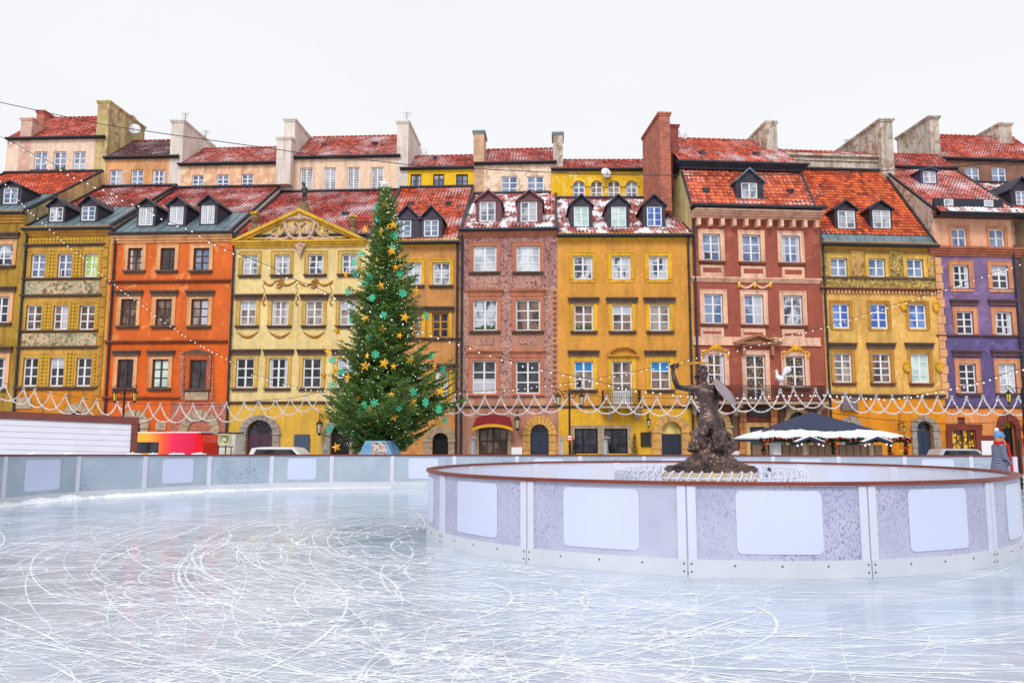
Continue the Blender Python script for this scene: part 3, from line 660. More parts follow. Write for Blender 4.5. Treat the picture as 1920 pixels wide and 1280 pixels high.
# painted garlands
SW = plain('painted garland brown', (168, 118, 52), .9, 0, .4, 8)
def tubeon(h, pts, r_, name, mat, y=-.02, seg=5): return MB().tube([(x, y, z) for x, z in [h.at(*p) for p in pts]], r_, seg).build(name, mat, h.root)
for cx0, w_ in ((464, 20), (525, 20), (589, 20)):
    tubeon(h, [(cx0 + (i - 6) / 6 * w_, 621 + 11 * math.cos((i - 6) / 6 * 1.5)) for i in range(13)], [.03 + .06 * math.sin(math.pi * i / 12) for i in range(13)], 'painted_swag', SW)
for x0, x1 in ((494, 518), (518, 556), (556, 592), (592, 625)):
    tubeon(h, [(x0 + (x1 - x0) * i / 10, 526 + 9 * math.sin(math.pi * i / 10)) for i in range(11)], [.035 + .04 * math.sin(math.pi * i / 10) for i in range(11)], 'painted_swag', SW)
for x0 in (495, 557, 621): tubeon(h, [(x0 + 2.5 * math.sin(i * 1.7), 526 + i * 4) for i in range(13)], [.02 + (.06 if i > 6 else .01) * abs(math.sin(i * 1.3)) for i in range(13)], 'painted_pendant', SW)
for x0 in (525, 590): tubeon(h, [(x0 + 8 * math.sin(i * 1.9), 523 + i * 1.8) for i in range(11)], [.03 + .035 * abs(math.sin(i * 2.1)) for i in range(11)], 'painted_figure', SW)
h.row(314.5, 356.5, [(562.5, 586), (607, 630), (651, 674), (695.5, 719)], 'grey', plane=1, cols=6, rows=8, bar=.02, dy=-.5)
h.finish([(0, PY), (755, PYG)], plaster('pinkish beige render', (240, 208, 180), (226, 180, 140), .66, .06, .25, 1.2, seed=13), T_CR, T_REDS, overh=.05)
h.skylight(607, 275, 9, 8, True); h.skylight(702, 273, 12, 8, True); h.skylight(647, 405, 14, 10)
h.chim(744.5, 766, 227, 5.2, CREAM); h.pipe(431, 470, 800); h.dish(789, 283, h.dl + 4.6, .55); h.antenna(763, 212)
H3 = h
# H4 ochre behind the tree -----------------------------------------------------------------------
sL = sR; sR = edge(F0, 862); h = House('townhouse', 'sandy brown townhouse with yellow window surrounds, partly behind the Christmas tree', F0, sL, sR, 449, 790, 8.5, 353, 315, 294, 3)
SB = plaster('sandy orange render', (204, 142, 82), (216, 156, 90), .6, .1, .25, seed=14); s_ = (YTRIM, .17)
h.row(492, 534.5, [(711, 741), (759, 790), (811, 844)], ['dark', 'mix', 'mix'], sur=s_, sill=DARKSTONE, lip=True)
h.row(586, 633, [(706, 738), (761, 791), (810, 841)], ['dark', 'tan', 'dark'], fm=OCW, sur=s_, sill=DARKSTONE, hood=(DARKSTONE, 575))
h.row(693.5, 747, [(706, 738), (761, 791), (812, 842)], ['dark', 'curt', 'curt'], fm=OCW, sur=s_, hood=(DARKSTONE, 682))
h.ledge('string_course', DARKSTONE, 702, 861, 634, 638, .14, steps=2); h.ledge('string_course', DARKSTONE, 702, 861, 760, 764, .14, steps=2); h.cornice(YTRIM, 451, 462, .35, 3)
h.arch(796, 853, 798, 811, 841, 811, STONE, IRON, vous=13); h.win(712, 762, 815, 846, cols=4, rows=2, fm=WOOD, pn='brown')
h.row(326.5, 350.5, [(769.5, 790), (812, 833), (855, 877.5)], 'blue', plane=1, fm=WOOD, rows=2, bar=.02)
h.finish([(0, SB)], plaster('bright yellow upper render', (240, 196, 20), (226, 176, 30), .66, .06, .15, seed=15), T_ORS, T_REDS)
h.dormer(742, 771, 413, 444, (761, 385), 739, 787, pn='blue'); h.dormer(794.5, 822.5, 412, 443.5, (808, 385), 788, 829, pn='blue'); h.skylight(769, 386, 12, 7); h.skylight(840, 386, 12, 8)
h.skylight(815, 300, 9, 6, True); h.pipe(859, 455, 800)
# H5 plum with sgraffito -------------------------------------------------------------------------
sL = sR; sR = edge(F0, 1045); h = House('townhouse', 'dusty pink townhouse covered in dark scratched ornament with two windows per storey', F0, sL, sR, 426, 955, 8.5, 364, 305, 281, 3)
PK_ = plaster('dusty pink render', (190, 134, 112), (206, 156, 124), .6, .1, .3, seed=16); SGR = sgraffito('dark scratched ornament', (164, 114, 108), (116, 76, 80), (190, 146, 136), 2.2, 5); SGD = sgraffito('dark ornament strip', (190, 140, 122), (104, 72, 84), (198, 152, 138), 3.6, 9)
s_ = (plaster('terracotta trim', (196, 122, 94), var=.1), .2)
h.row(461, 509.5, [(887.5, 931), (968, 1012.5)], 'curt', fm=WH, sur=s_, sill=DARKSTONE)
h.row(562, 620, [(887, 932), (967, 1013)], ['mix', 'brown'], sur=s_, sill=DARKSTONE, hood=(s_[0], 543))
h.row(676, 738, [(885.5, 930), (967, 1012.5)], 'dark', sur=s_, sill=s_[0], hood=(s_[0], 657))
for a, b, c, d in ((867, 879, 545, 745), (938, 960, 520, 745), (1020, 1034, 545, 745), (893, 926, 634, 646), (973, 1006, 634, 646), (882, 935, 517, 540), (962, 1014, 517, 540)): h.box('ornament_strip', SGD, a, b, c, d, .025)
for k in range(22): h.box('quoin_dash', BRKD, 1037, 1043, 546 + k * 10, 550 + k * 10, .05)
h.ledge('string_course', DARKSTONE, 866, 1043, 760, 764, .14, steps=2); h.cornice(s_[0], 430, 444, .35)
h.arch(981.5, 1042, 779, 994.5, 1029, 795, YTRIM if 0 else plaster('golden rusticated stone', (216, 164, 84), var=.16), plain('dark teal door', (34, 50, 72), .3), vous=11, lun='dark')
h.win(898, 952, 802, 852, pn='brown', cols=4, rows=2, fm=WOOD, sur=(STONE, .14))
a, b, z0, z1 = h.rect(888, 963, 776, 803); m = MB(); AW = plain('crimson awning fabric', (120, 16, 28), .8, 0, .15); n = 8
for i in range(n):
    t0, t1 = i / n, (i + 1) / n; f = lambda t: z1 - .35 * (2 * t - 1) ** 2 * .6; g = lambda t: z0 + .25 * (1 - (2 * t - 1) ** 2)
    x0, x1 = a + (b - a) * t0, a + (b - a) * t1; i0, i1 = a + .2 + (b - a - .4) * t0, a + .2 + (b - a - .4) * t1
    m.face([(x0, -1.0, g(t0)), (x1, -1.0, g(t1)), (i1, -.02, f(t1)), (i0, -.02, f(t0))])
m.face([(a, -1.0, g(0)), (a + .2, -.02, f(0)), (a + .2, -.02, g(0))]); m.face([(b, -1.0, g(0)), (b - .2, -.02, f(0)), (b - .2, -.02, g(0))])
aw = m.build('awning', AW, h.root); m = MB()
for i in range(n):
    t0, t1 = i / n, (i + 1) / n; m.prism([(a + (b - a) * t0, g(t0) - .16), (a + (b - a) * t1, g(t1) - .16), (a + (b - a) * t1, g(t1) + .01), (a + (b - a) * t0, g(t0) + .01)], 'y', -1.02, -.98)
m.build('awning_valance', GOLD, aw)
h.row(330, 365, [(939.5, 971), (988, 1020)], ['blue', 'blue'], plane=1, rows=3)
h.finish([(0, SGR), (541, PK_)], plaster('scuffed beige render', (222, 188, 156), (240, 218, 196), .5, .1, .3, 1.5, seed=17), T_SNOW, T_REDS)
PL = plain('plum painted wood', (104, 62, 70), .6, 0, .2); PL2 = plain('plum trim', (128, 84, 92), .6, 0, .2)
h.dormer(899, 929, 378, 415.5, (914, 355.5), 892, 939, PL, roofm=PL2, pn='grey'); h.dormer(976, 1007, 378, 415.5, (992, 355), 969, 1017, PL, roofm=PL2, pn='grey')
h.chim(888, 907.5, 245, 1.8, brick('sand brick', (190, 140, 96), (212, 166, 124), (214, 200, 180)), ZINC); h.chim(1037, 1055, 248, 1.8, PEEL, ZINC); h.pipe(866, 450, 800)
# H6 golden --------------------------------------------------------------------------------------
P6 = F0.P + F0.u * sR; F6 = Frame((P6.x, P6.y), 3.0); wR = edge(F6, 1297)
h = House('townhouse', 'golden yellow townhouse with three tall rows of windows and a small iron balcony', F6, 0.0, wR, 437, 1170, 8.0, 373, 317, 301, 2.6)
GO = plaster('golden render', (220, 154, 62), (206, 148, 72), .62, .09, .25, seed=18); GOG = plaster('bright golden ground storey', (226, 172, 40), (206, 156, 50), .64, .07, .2, seed=19); s_ = (YTRIM, .2)
h.row(480, 523.5, [(1075, 1111), (1147, 1182.5), (1216.5, 1252.5)], 'mix', sur=(YTRIM, .2, 1))
h.row(571, 620.5, [(1076.5, 1112.5), (1148, 1185), (1218.5, 1255.5)], ['brown', 'brown', 'tan'], sur=s_, sill=DARKSTONE, hood=(DARKSTONE, 558))
h.win(1076.5, 1112.5, 677, 730, pn='tan', nocurt=True, sur=s_, sill=DARKSTONE, hood=(DARKSTONE, 657)); h.win(1220, 1257, 677, 730, pn='brown', nocurt=True, sur=s_, sill=DARKSTONE, hood=(DARKSTONE, 657))
for xa, xb in ((1080, 1109), (1223.5, 1253.5)):
    a, b, z0, z1 = h.rect(xa, xb, 679, 694); MB().box(a, b, .142, .146, z0, z1).build('blue_blind', plain('bright blue blind', (10, 130, 200), .6), h.root)
o = h.win(1148, 1185.5, 677, 759, pn='brown', sur=s_, door=True, rows=4); a, b, z0, z1 = h.rect(1151, 1182, 731, 757); MB().box(a, b, .1, .135, z0, z1).build('door_panel', WH, o)
a, b, z0, z1 = h.rect(1138, 1198, 650, 665); n = 12; cc = (a + b) / 2
arc_ = lambda k, q: (cc + (b - a) / 2 * q * math.cos(math.pi * k / n), z0 + (z1 - z0) * q * math.sin(math.pi * k / n))
m = MB()
for k in range(n): m.prism([arc_(k, .82), arc_(k + 1, .82), arc_(k + 1, 1), arc_(k, 1)], 'y', -.25, .03)
m.box(a, b, -.25, .03, z0 - .12, z0); m.build('curved_hood', OTRIM, h.root)
def balcony(h, x0, x1, yt, yb, ys, depth=.9, rail=IRON, slab=STONE, curl=True, cons=()):
    a, b, z0, z1 = h.rect(x0, x1, yt, yb, -depth); zs = h.at((x0 + x1) / 2, ys, -depth)[1]
    sl_ = MB().box(a - .12, b + .12, -depth - .12, .03, zs, z0 - .03).build('balcony', slab, h.root); m = MB()
    for z in (z1, z0 + .08): m.box(a, b, -depth - .02, -depth + .02, z - .04, z); m.box(a, a + .04, -depth, 0, z - .04, z); m.box(b - .04, b, -depth, 0, z - .04, z)
    k = a + .02
    while k < b:
        m.tube([(k, -depth, z0 - .03), (k, -depth, z1)], .013, 4)
        if curl and k + .14 < b:
            for sg in (1, -1):
                m.tube([(k + .07 + .05 * math.cos(t) * sg, -depth, z0 + .2 + (z1 - z0 - .3) * (t / 9.4)) for t in [q * .7 for q in range(14)]], .012, 3)
        k += .14
    k = -depth
    while k < 0: m.tube([(a + .02, k, z0 - .03), (a + .02, k, z1)], .013, 4); m.tube([(b - .02, k, z0 - .03), (b - .02, k, z1)], .013, 4); k += .14
    m.build('railing', rail, sl_)
    for px in cons:
        xx = h.at(px, yb, 0)[0]; m = MB(); m.prism([(-depth * .85, zs), (.02, zs), (.02, zs - .7), (-.12, zs - .7), (-.3, zs - .4), (-depth * .85, zs - .15)], 'x', xx - .13, xx + .13)
        m.tube([(xx - .15, -depth * .75, zs - .12), (xx + .15, -depth * .75, zs - .12)], .12, 8); m.build('balcony_bracket', slab, sl_)
balcony(h, 1131, 1202, 731, 760, 765, cons=(1142, 1193))
h.row(803, 850, [(1077.5, 1121), (1133, 1177)], 'dark', cols=3, rows=3, fm=IRON, sur=(STONE, .14), bar=.015)
h.arch(1223, 1292, 777, 1240, 1278, 790, plaster('golden voussoir stone', (206, 156, 90), var=.16), plain('dark blue door', (24, 36, 58), .5), lun=plaster('cream lunette', (232, 206, 120)), ydoor=813, vous=7)
h.box('menu_board', plain('dark wood', (34, 28, 30), .4), 1201, 1220, 810, 837, .1); h.ledge('string_course', DARKSTONE, 1050, 1296, 760, 765, .12, steps=2); h.cornice(YTRIM, 439, 450, .35, 3)
h.row(339, 372.5, [(1074, 1097), (1107, 1130), (1139.5, 1163), (1173, 1196)], ['blue', 'tan', 'tan', 'grey'], plane=1, arch=False, rows=3)
for xa, xb in ((1074, 1097), (1107, 1130), (1139.5, 1163), (1173, 1196)):      # round heads and mouldings
    a, b, z0, z1 = h.rect(xa, xb, 339, 372.5, h.dl); r_ = (b - a) / 2; c_ = (a + b) / 2; m = MB()
    P = [(c_ + r_ * math.cos(math.pi * k / 10), z1 - r_ + r_ * math.sin(math.pi * k / 10)) for k in range(11)]
    for k in range(10):
        x0, y0_ = P[k]; x1, y1_ = P[k + 1]; m.prism([(x0, y0_), (x1, y1_), (x1, z1 + .01), (x0, z1 + .01)], 'y', h.dl - .03, h.dl + .14)
        q = 1.35; Q = lambda X, Z: (c_ + (X - c_) * q, z1 - r_ + (Z - z1 + r_) * q); m.prism([(x0, y0_), (x1, y1_), Q(x1, y1_), Q(x0, y0_)], 'y', h.dl - .12, h.dl + .02)
    m.build('window_arch', plaster('bright yellow trim', (244, 206, 60)), h.root)
h.finish([(0, GO), (763, GOG)], plaster('scuffed bright yellow render', (238, 186, 20), (240, 210, 120), .56, .08, .15, 1.3, seed=20), T_SNOW, T_REDS)
for i, (a, b, px) in enumerate(((1076, 1104, 1090), (1146, 1174, 1159), (1213, 1241, 1227))): h.dormer(a, b, 387, 424.5, (px, 364), a - 7, b + 7, pn=('mint', 'mint', 'sky')[i])
h.pipe(1294, 455, 800); h.dish(1137, 324, h.dl - .5, .42); H6 = h
# H7 brick red -----------------------------------------------------------------------------------
P7 = F6.P + F6.u * wR; F7 = Frame((P7.x, P7.y), 8.0); w7 = edge(F7, 1537)
h = House('townhouse', 'brick red townhouse with pink window surrounds, mansard roof and long iron balcony', F7, 0.0, w7, 394, 1410, 2.2, 321, 306, 264, 5.2, xu=1385)
RD = plaster('brick red render', (162, 86, 70), (178, 104, 84), .62, .08, .2, seed=21); RDG = plaster('dark brown red ground storey', (120, 62, 52), (150, 84, 60), .6, .12, .3, seed=22); PNK = plaster('pale pink trim', (238, 190, 162), var=.08)
s_ = (PNK, .22); SL = plaster('brown sill', (140, 84, 66))
h.row(438.5, 489.5, [(1317, 1350.5), (1391.5, 1426), (1465.5, 1500)], 'blue', dy=1.7, rows=3, sur=s_, sill=SL)
h.row(551, 607, [(1320, 1355.5), (1395.8, 1431.5), (1469, 1504.6)], ['blue', 'blue', 'mix'], dy=1.5, sur=s_, sill=SL)
for i, xs_ in enumerate(((1322, 1358.5), (1473, 1509.5))): h.win(*xs_, 664 + 3 * i, 722 + 3 * i, pn='lit', sur=s_, sill=SL)
h.win(1399, 1435.5, 665, 751, pn='lit', sur=s_, rows=4, door=True)
for xa, xb, dy in ((1313, 1357, 0), (1389, 1435, 2), (1466, 1508, 4)):
    for (y0, y1, q0, q1) in ((497, 519, 502, 511), (613, 631, 621, 626)):
        h.box('apron_panel', PNK, xa, xb, y0 + dy, y1 + dy, .05); h.box('apron_inset', RD, xa + 5, xb - 5, q0 + dy, q1 + dy, .055)
h.ledge('string_course', PNK, 1297, 1536, 521, 530, .2); h.box('pink_band', PNK, 1299, 1538, 632, 646, .045); h.ledge('string_course', PNK, 1299, 1538, 645, 648, .12, steps=1)
a, b, z0, z1 = h.rect(1374, 1462, 626, 646); m = MB(); cx = (a + b) / 2; m.box(a, b, -.4, .03, z0, z0 + .14)
for X in (a, b): m.prism([(X, z0 + .14), (cx, z1), (cx, z1 - .16), (X + (.5 if X < cx else -.5), z0 + .14)], 'y', -.4, .03)
m.prism([(a + .4, z0 + .14), (b - .4, z0 + .14), (cx, z1 - .15)], 'y', -.15, .03)
for q in (.5, -.7): X = a + .5 if q > 0 else b - .7; m.box(X, X + .2, -.3, .03, z0 - .7, z0)
m.build('window_pediment', plaster('dull brown moulding', (170, 118, 84)), h.root)
h.cornice(PNK, 399, 412, .9, 4); a7 = h.at(1410, 415)[1]
for k in range(11): X = .25 + k * (h.w - .7) / 10; MB().box(X, X + .22, -.5, .03, a7 - .42, a7 + .02).build('corbel', PNK, h.root)
for x0, x1 in ((1383, 1413), (1414, 1444)): tubeon(h, [(x0 + (x1 - x0) * i / 8, 532 + 8 * math.sin(math.pi * i / 8)) for i in range(9)], .085, 'gilded_swag', PNK, -.06, 6)
for px in (1384, 1414, 1443): tubeon(h, [(px, 529), (px + 1, 533), (px, 538), (px, 541)], [.05, .11, .09, .02], 'gilded_tassel', GOLD, -.1, 6)
for px, dy in ((1341, 652), (1491, 654)):
    m = MB()
    for sg in (-1, 1):
        for (u0, v0, u1, v1, r0) in ((0, -2, 9, -5, .10), (0, 0, 12, -1, .10), (2, 2, 17, 3, .08), (6, 4, 20, 6, .06)):
            q = [h.at(px + sg * (u0 + (u1 - u0) * k / 6), dy + v0 + (v1 - v0) * k / 6 - 2.5 * math.sin(k * 1.05)) for k in range(7)]; m.tube([(x, -.12, z) for x, z in q], [r0, r0 * .8, r0 * .6, r0 * .8, r0 * .7, r0 * .5, .02], 5)
    x, z = h.at(px, dy); m.ball((x, -.12, z), .13, .1, .17); m.build('gilded_crest', GOLD, h.root)
    for sg in (-1, 1): tubeon(h, [(px + sg * 20, dy + 5), (px + sg * 24, dy + 8), (px + sg * 23.5, dy + 14), (px + sg * 22.5, dy + 20)], [.07, .1, .09, .03], 'gilded_scroll', GOLD, -.1, 6)
balcony(h, 1300, 1548, 722, 752, 757, 1.1, cons=(1300, 1378, 1475, 1532), slab=STONE)
h.arch(1306, 1372, 765, 1316, 1360, 777, plaster('buff arch stone', (200, 164, 110)), IRON, lun='dark'); h.arch(1471, 1522, 764, 1478.5, 1514, 772, plaster('buff arch stone', (200, 164, 110)), IRON, lun='dark')
h.win(1406, 1435, 800, 853, pn='dark', cols=1, rows=4, fm=plain('dark blue door', (24, 36, 58), .5), sur=(plaster('buff stone', (214, 172, 112)), .2))
for k in range(7):
    for xa in (1386, 1444): h.box('rusticated_block', plaster('orange sandstone block', (202, 134, 80)), xa + (1 if k % 2 else 0), xa + 12, 768 + k * 12, 779 + k * 12, .1 + .015 * (k % 2))
h.box('dark_plaque', plain('dark wood', (34, 28, 30), .4), 1403, 1440, 763, 781, .13)
for xa in (1373, 1462, 1527): h.box('pilaster', DARKSTONE, xa, xa + 9, 762, 850, .08)
h.finish([(0, RD), (757, RDG)], LEAD, T_BIGS, T_ORS, sidem=plaster('pale yellow gable', (214, 198, 140), (180, 160, 110), .6, .1, .4), overh=.05, tw=.3, gutter=False)
m = MB().box(-.1, h.w + .05, -.95, .0, h.ze - .02, h.ze + .06).tube([(-.15, -1.0, h.ze - .02), (h.w + .1, -1.0, h.ze - .02)], .11, 8); m.build('eaves_gutter', GUT, h.root)
a = h.zb; m = MB()
for i in range(4): m.box(-.1 - .08 * i, h.w + .1 + .08 * i, h.dl - .15 - .16 * i, h.dl + .3, a + .05 + i * .11, a + .16 + i * .11)
m.build('roof_cornice', LEAD, h.root)
h.dormer(1390, 1420, 342, 372, (1405, 315), 1380, 1432, rows=2, pn='grey', roofm=ZINC)
for a, b in ((1324, 361), (1482, 363)): h.skylight(a, b, 14, 9)
for a, b in ((1317, 291), (1419, 293)): h.skylight(a, b, 10, 6, True)
h.chim(1236, 1256, 211, 4.6, BRK, BRK, yb=395); h.chim(1234, 1258, 262, 6.2, BRK, BRK, yb=395, d=h.dl - .05, cap=.06) if 0 else None; h.chim(1257, 1272, 234, 1.4, BRKD, BRKD, d=h.dl + 1.6); h.chim(1437, 1457, 227, 5, PEEL, PEEL, d=h.dl + 3, cap=.08); h.dish(1281, 252, h.dl + 2, .38); h.pipe(1297, 420, 800); H7 = h
# H8 yellow with painted top ---------------------------------------------------------------------
s8 = w7; w8 = edge(F7, 1752)
h = House('townhouse', 'yellow townhouse with a painted top storey under a steep orange roof', F7, s8, w8, 449, 1640, 5.5, 320, 290, 286, 1.6, xu=1570); h.ugut = False
YW = plaster('warm yellow render', (226, 176, 92), (232, 190, 118), .6, .1, .3, seed=23); YG = plaster('orange yellow ground storey', (222, 140, 16), (232, 170, 50), .66, .1, .3, seed=24); PF = sgraffito('painted olive panels', (150, 124, 62), (108, 86, 58), (206, 176, 96), 2.0, 14)
s_ = (PEACH, .14)
h.row(484, 518, [(1557, 1588.5), (1628.5, 1659.5), (1700, 1731)], 'blue', rows=2, dy=.8, sur=(plaster('yellow window band', (226, 180, 80)), .2))
h.row(569, 615, [(1561, 1593), (1632, 1664.5), (1704, 1737)], ['sky', 'sky', 'sky'], sur=(OTRIM, .14, 1), dy=.5); h.row(662, 717, [(1564, 1597.5), (1636, 1670.5), (1708, 1742.5)], ['tan', 'brown', 'mint'], rows=4, sur=(OTRIM, .16), sill=SL, dy=.5, hood=(DARKSTONE, 643))
GP = sgraffito('painted gold panel', (190, 160, 60), (130, 96, 50), (214, 150, 120), 2.6, 22)
for xa, xb, mt in ((1596, 1620, GP), (1668, 1692, PF), (1739, 1750, GP), (1541, 1550, PF)): h.box('painted_panel', mt, xa, xb, 471, 518, .03)
h.ledge('string_course', DARKSTONE, 1540, 1752, 520, 523, .14, steps=1); h.box('painted_frieze', PF, 1541, 1752, 523, 540, .03); h.ledge('string_course', SL, 1541, 1756, 541, 545, .3, steps=2)
a, b, z0, z1 = h.rect(1542, 1754, 545, 551); m = MB(); k = a
while k < b - .1: m.box(k, k + .13, -.15, .03, z0, z1); k += .24
m.build('dentils', PEACH, h.root); h.ledge('string_course', DARKSTONE, 1545, 1768, 739, 746, .25); h.cornice(OTRIM, 456, 469, .35, 4)
for px, py, q in ((1693, 572, 0), (1754, 575, 0), (1699, 687, 1), (1760, 687, 1)):
    x, z = h.at(px, py); m = MB(); m.ball((x, -.06, z), .24, .1, .38 if q else .42, 10, 7); m.tube([(x + .2 * math.cos(t), -.14, z + .3 * math.sin(t)) for t in [i * .5 for i in range(12)]], .07, 5); m.build('stucco_medallion', YTRIM, h.root)
h.arch(1709, 1761, 780, 1718, 1748.5, 789, GREYST, plain('slate blue door', (40, 52, 78), .5), ydoor=809, vous=13); h.arch(1574, 1618, 780, 1582, 1610, 792, GREYST, IRON)
h.box('grey_hoarding', plain('grey panel', (110, 96, 100), .7), 1575, 1605, 745, 769, .25)
h.finish([(0, plaster('olive ochre top', (170, 136, 70), var=.12)), (551, YW), (746, YG)], PEEL, T_BIG, T_RED, sidem=PEEL, metal_y=441, tw=.3)
h.dormer(1571, 1603.5, 394.5, 428, (1586, 375), 1566, 1607, pn='grey'); h.dormer(1636.5, 1670, 394, 428, (1651, 375), 1632, 1674, pn='grey')
h.chim(1651, 1673, 223, 7, PEEL, PEEL, d=h.dl - .6, yb=350, cap=.14); h.pipe(1543, 462, 800); h.antenna(1588, 262, 1.2, h.dl + 2)
# H9 purple --------------------------------------------------------------------------------------
s9 = w8; w9 = edge(F7, 1913)
h = House('townhouse', 'purple townhouse with orange window frames and a peach top storey', F7, s9, w9, 395, 1830, 6.0, 318, 314, 291, 2, xu=1730)
PU = plaster('purple render', (124, 100, 142), (142, 114, 154), .55, .1, .25, seed=25); PUD = plaster('deep violet render', (96, 84, 132), (112, 98, 150), .58, .1, .2, seed=26); OG = plaster('orange ground render', (222, 142, 78), (232, 160, 100), .6, .1, .25, seed=27); PEW = plaster('light peach render', (232, 172, 138), (238, 186, 150), .6, .06, .15, seed=28)
OT = plaster('orange window trim', (216, 146, 102), var=.1); PUS = plaster('plum brown ledge', (104, 78, 84))
h.row(428, 463, [(1784, 1812.5), (1855, 1883.5)], 'blue', rows=2, sur=(OT, .12), dy=1); h.row(497, 540, [(1786.5, 1817), (1859.5, 1890.5)], 'dark', sur=(OT, .24, 1), dy=1)
h.row(583.5, 626.5, [(1794, 1825), (1866, 1898)], 'dark', sur=(OT, .22), hood=(PUS, 562), dy=1); h.row(681.5, 736.5, [(1799, 1830.5), (1873, 1905)], ['dark', 'curt'], sur=(OT, .26), sill=PUS, hood=(PUS, 657), rows=4)
for k in range(17): h.box('quoin', PEACH, 1752 + k * .85, 1763 + k * .85 + (2.5 if k % 2 else 0), 483 + k * 15.6, 497.6 + k * 15.6, .08 + .01 * (k % 2))
h.ledge('string_course', plaster('terracotta cornice', (176, 104, 76)), 1742, 1911, 464, 481, .35, steps=4); h.ledge('string_course', PUS, 1758, 1915, 628, 632, .16, steps=2); h.ledge('string_course', PUS, 1768, 1918, 761, 765, .16, steps=2); h.cornice(OT, 399, 412, .4, 3)
DR = plaster('dark red surround', (128, 58, 50)); h.box('shop_surround', DR, 1774, 1840, 795, 806, .12); h.box('shop_surround', DR, 1774, 1784, 806, 850, .12); h.box('shop_surround', DR, 1829, 1840, 806, 850, .12); h.box('shop_surround', DR, 1841, 1868, 816, 850, .1)
h.win(1784, 1829, 806, 846, pn='shop', cols=4, rows=3, fm=WOOD, fw=.04, bar=.02); h.win(1795, 1810, 782, 795, pn='tan', cols=2, rows=1, fm=DR, fw=.12)
h.arch(1869, 1912, 774, 1879, 1903, 790, DR, IRON, lun='shop')
h.finish([(0, PEW), (480, PU), (630, PUD), (763, OG)], PEEL, T_REDS, T_CR, sidem=PEEL)
h.dormer(1731, 1755, 321, 343, (1744, 314), 1727, 1758, plain('violet lead', (72, 64, 98), .5, .1, .2), rows=2, pn='grey')
zz = h.ze + .35; MB().box(-.2, h.w * .76, -.55, -.34, h.ze - .15, h.ze + .62).build('clerestory_band', GUT, h.root)
for px in (1770, 1845):
    a = h.at(px, 383, -.56)[0]; f_ = MB().box(a, a + .62, -.60, -.54, h.ze + .12, h.ze + .55).build('clerestory_window', WH, h.root); MB().box(a + .06, a + .56, -.61, -.598, h.ze + .18, h.ze + .5).build('pane', PANES['grey'], f_)
h.sheet('pent_roof', T_SNOW, -.1, h.w, (-1.0, h.ze - .42), (-.54, h.ze + .08))
MB().tube([(-.15, -1.06, h.ze - .46), (h.w + .05, -1.06, h.ze - .46)], .09, 8).box(0, h.w, -1.0, -.02, h.ze - .6, h.ze - .5).build('gutter', GUT, h.root)
h.chim(1743, 1760.5, 218, 4.5, PEEL, PEEL, d=h.dl + 2, cap=.14); h.pipe(1910, 470, 800) 
# H10 brown, cut by the right edge ---------------------------------------------------------------
s10 = w9; w10 = edge(F7, 2150)
h = House('townhouse', 'dark brown townhouse with a dormer cut off by the right edge of the photo', F7, s10, w10, 400, 1925, 8.0, 344, 299, 257, 3.4, xu=1850)
h.row(313.5, 344, [(1810, 1837.5), (1860, 1887.5)], 'blue', plane=1, rows=2); h.row(500, 545, [(1935, 1965)], 'dark'); h.row(590, 640, [(1935, 1965)], 'dark')
h.arch(1918, 1960, 774, 1926, 1952, 790, DR, IRON)
h.finish([(0, plaster('dark brown render', (110, 84, 66), var=.15)), (763, OG)], brick('brown brick', (130, 92, 74), (150, 108, 86), (120, 90, 80)), T_SNOW, T_RED)
h.dormer(1905, 1926, 358, 384, (1917, 331), 1896, 1938, pn='blue'); h.chim(1874, 1897, 231, 4.5, PEEL, PEEL, d=h.dl + 2.4, cap=.12)
# ------------------------------------------------------------------ ground, ice, rink
def quad_sheet(name, pts, z, mat, kind='structure'):
    m = MB(); m.face([(x, y, z) for x, y in pts]); o = m.build(name, mat); o['kind'] = kind; return o
t = MT('cobbled square'); v = t.coord(); vo = t.N('TexVoronoi', i_Vector=v, i_Scale=7.0)
c = t.mix(t.ramp(vo.outputs[0], [(.1, 0.0), (.5, 1.0)]), c4((150, 148, 150)), c4((108, 104, 106))); c = t.mix(t.ramp(t.noise(v, .5, 6), [(.40, 0.0), (.55, .85)]), c, (.75, .78, .83, 1)); t.set(Base_Color=c, Roughness=.7)
quad_sheet('ground', [(-600, -200), (600, -200), (600, 900), (-600, 900)], GROUND, t.m)

bp = [(-260, 985), (-120, 964), (3, 949), (142, 935), (269, 928), (390, 921), (508, 917), (621, 915), (735, 914)]
BP = [at_z(x, y, 0.0) for x, y in bp]; TOPZ = [at_y(x, 851.5, p.y).z for (x, y), p in zip(bp, BP)]
YB = BP[-1].y; stp = 2.08
for k in range(1, 13): BP.append(Vector((BP[8].x + stp * k, YB, 0))); TOPZ.append(TOPZ[8])
XG = at_y(1897, 851, YB).x
ice_poly = [(p.x, p.y + .02) for p in BP] + [(BP[-1].x + 12, YB), (BP[-1].x + 12, -12), (-24, -12), (-22, 6)]

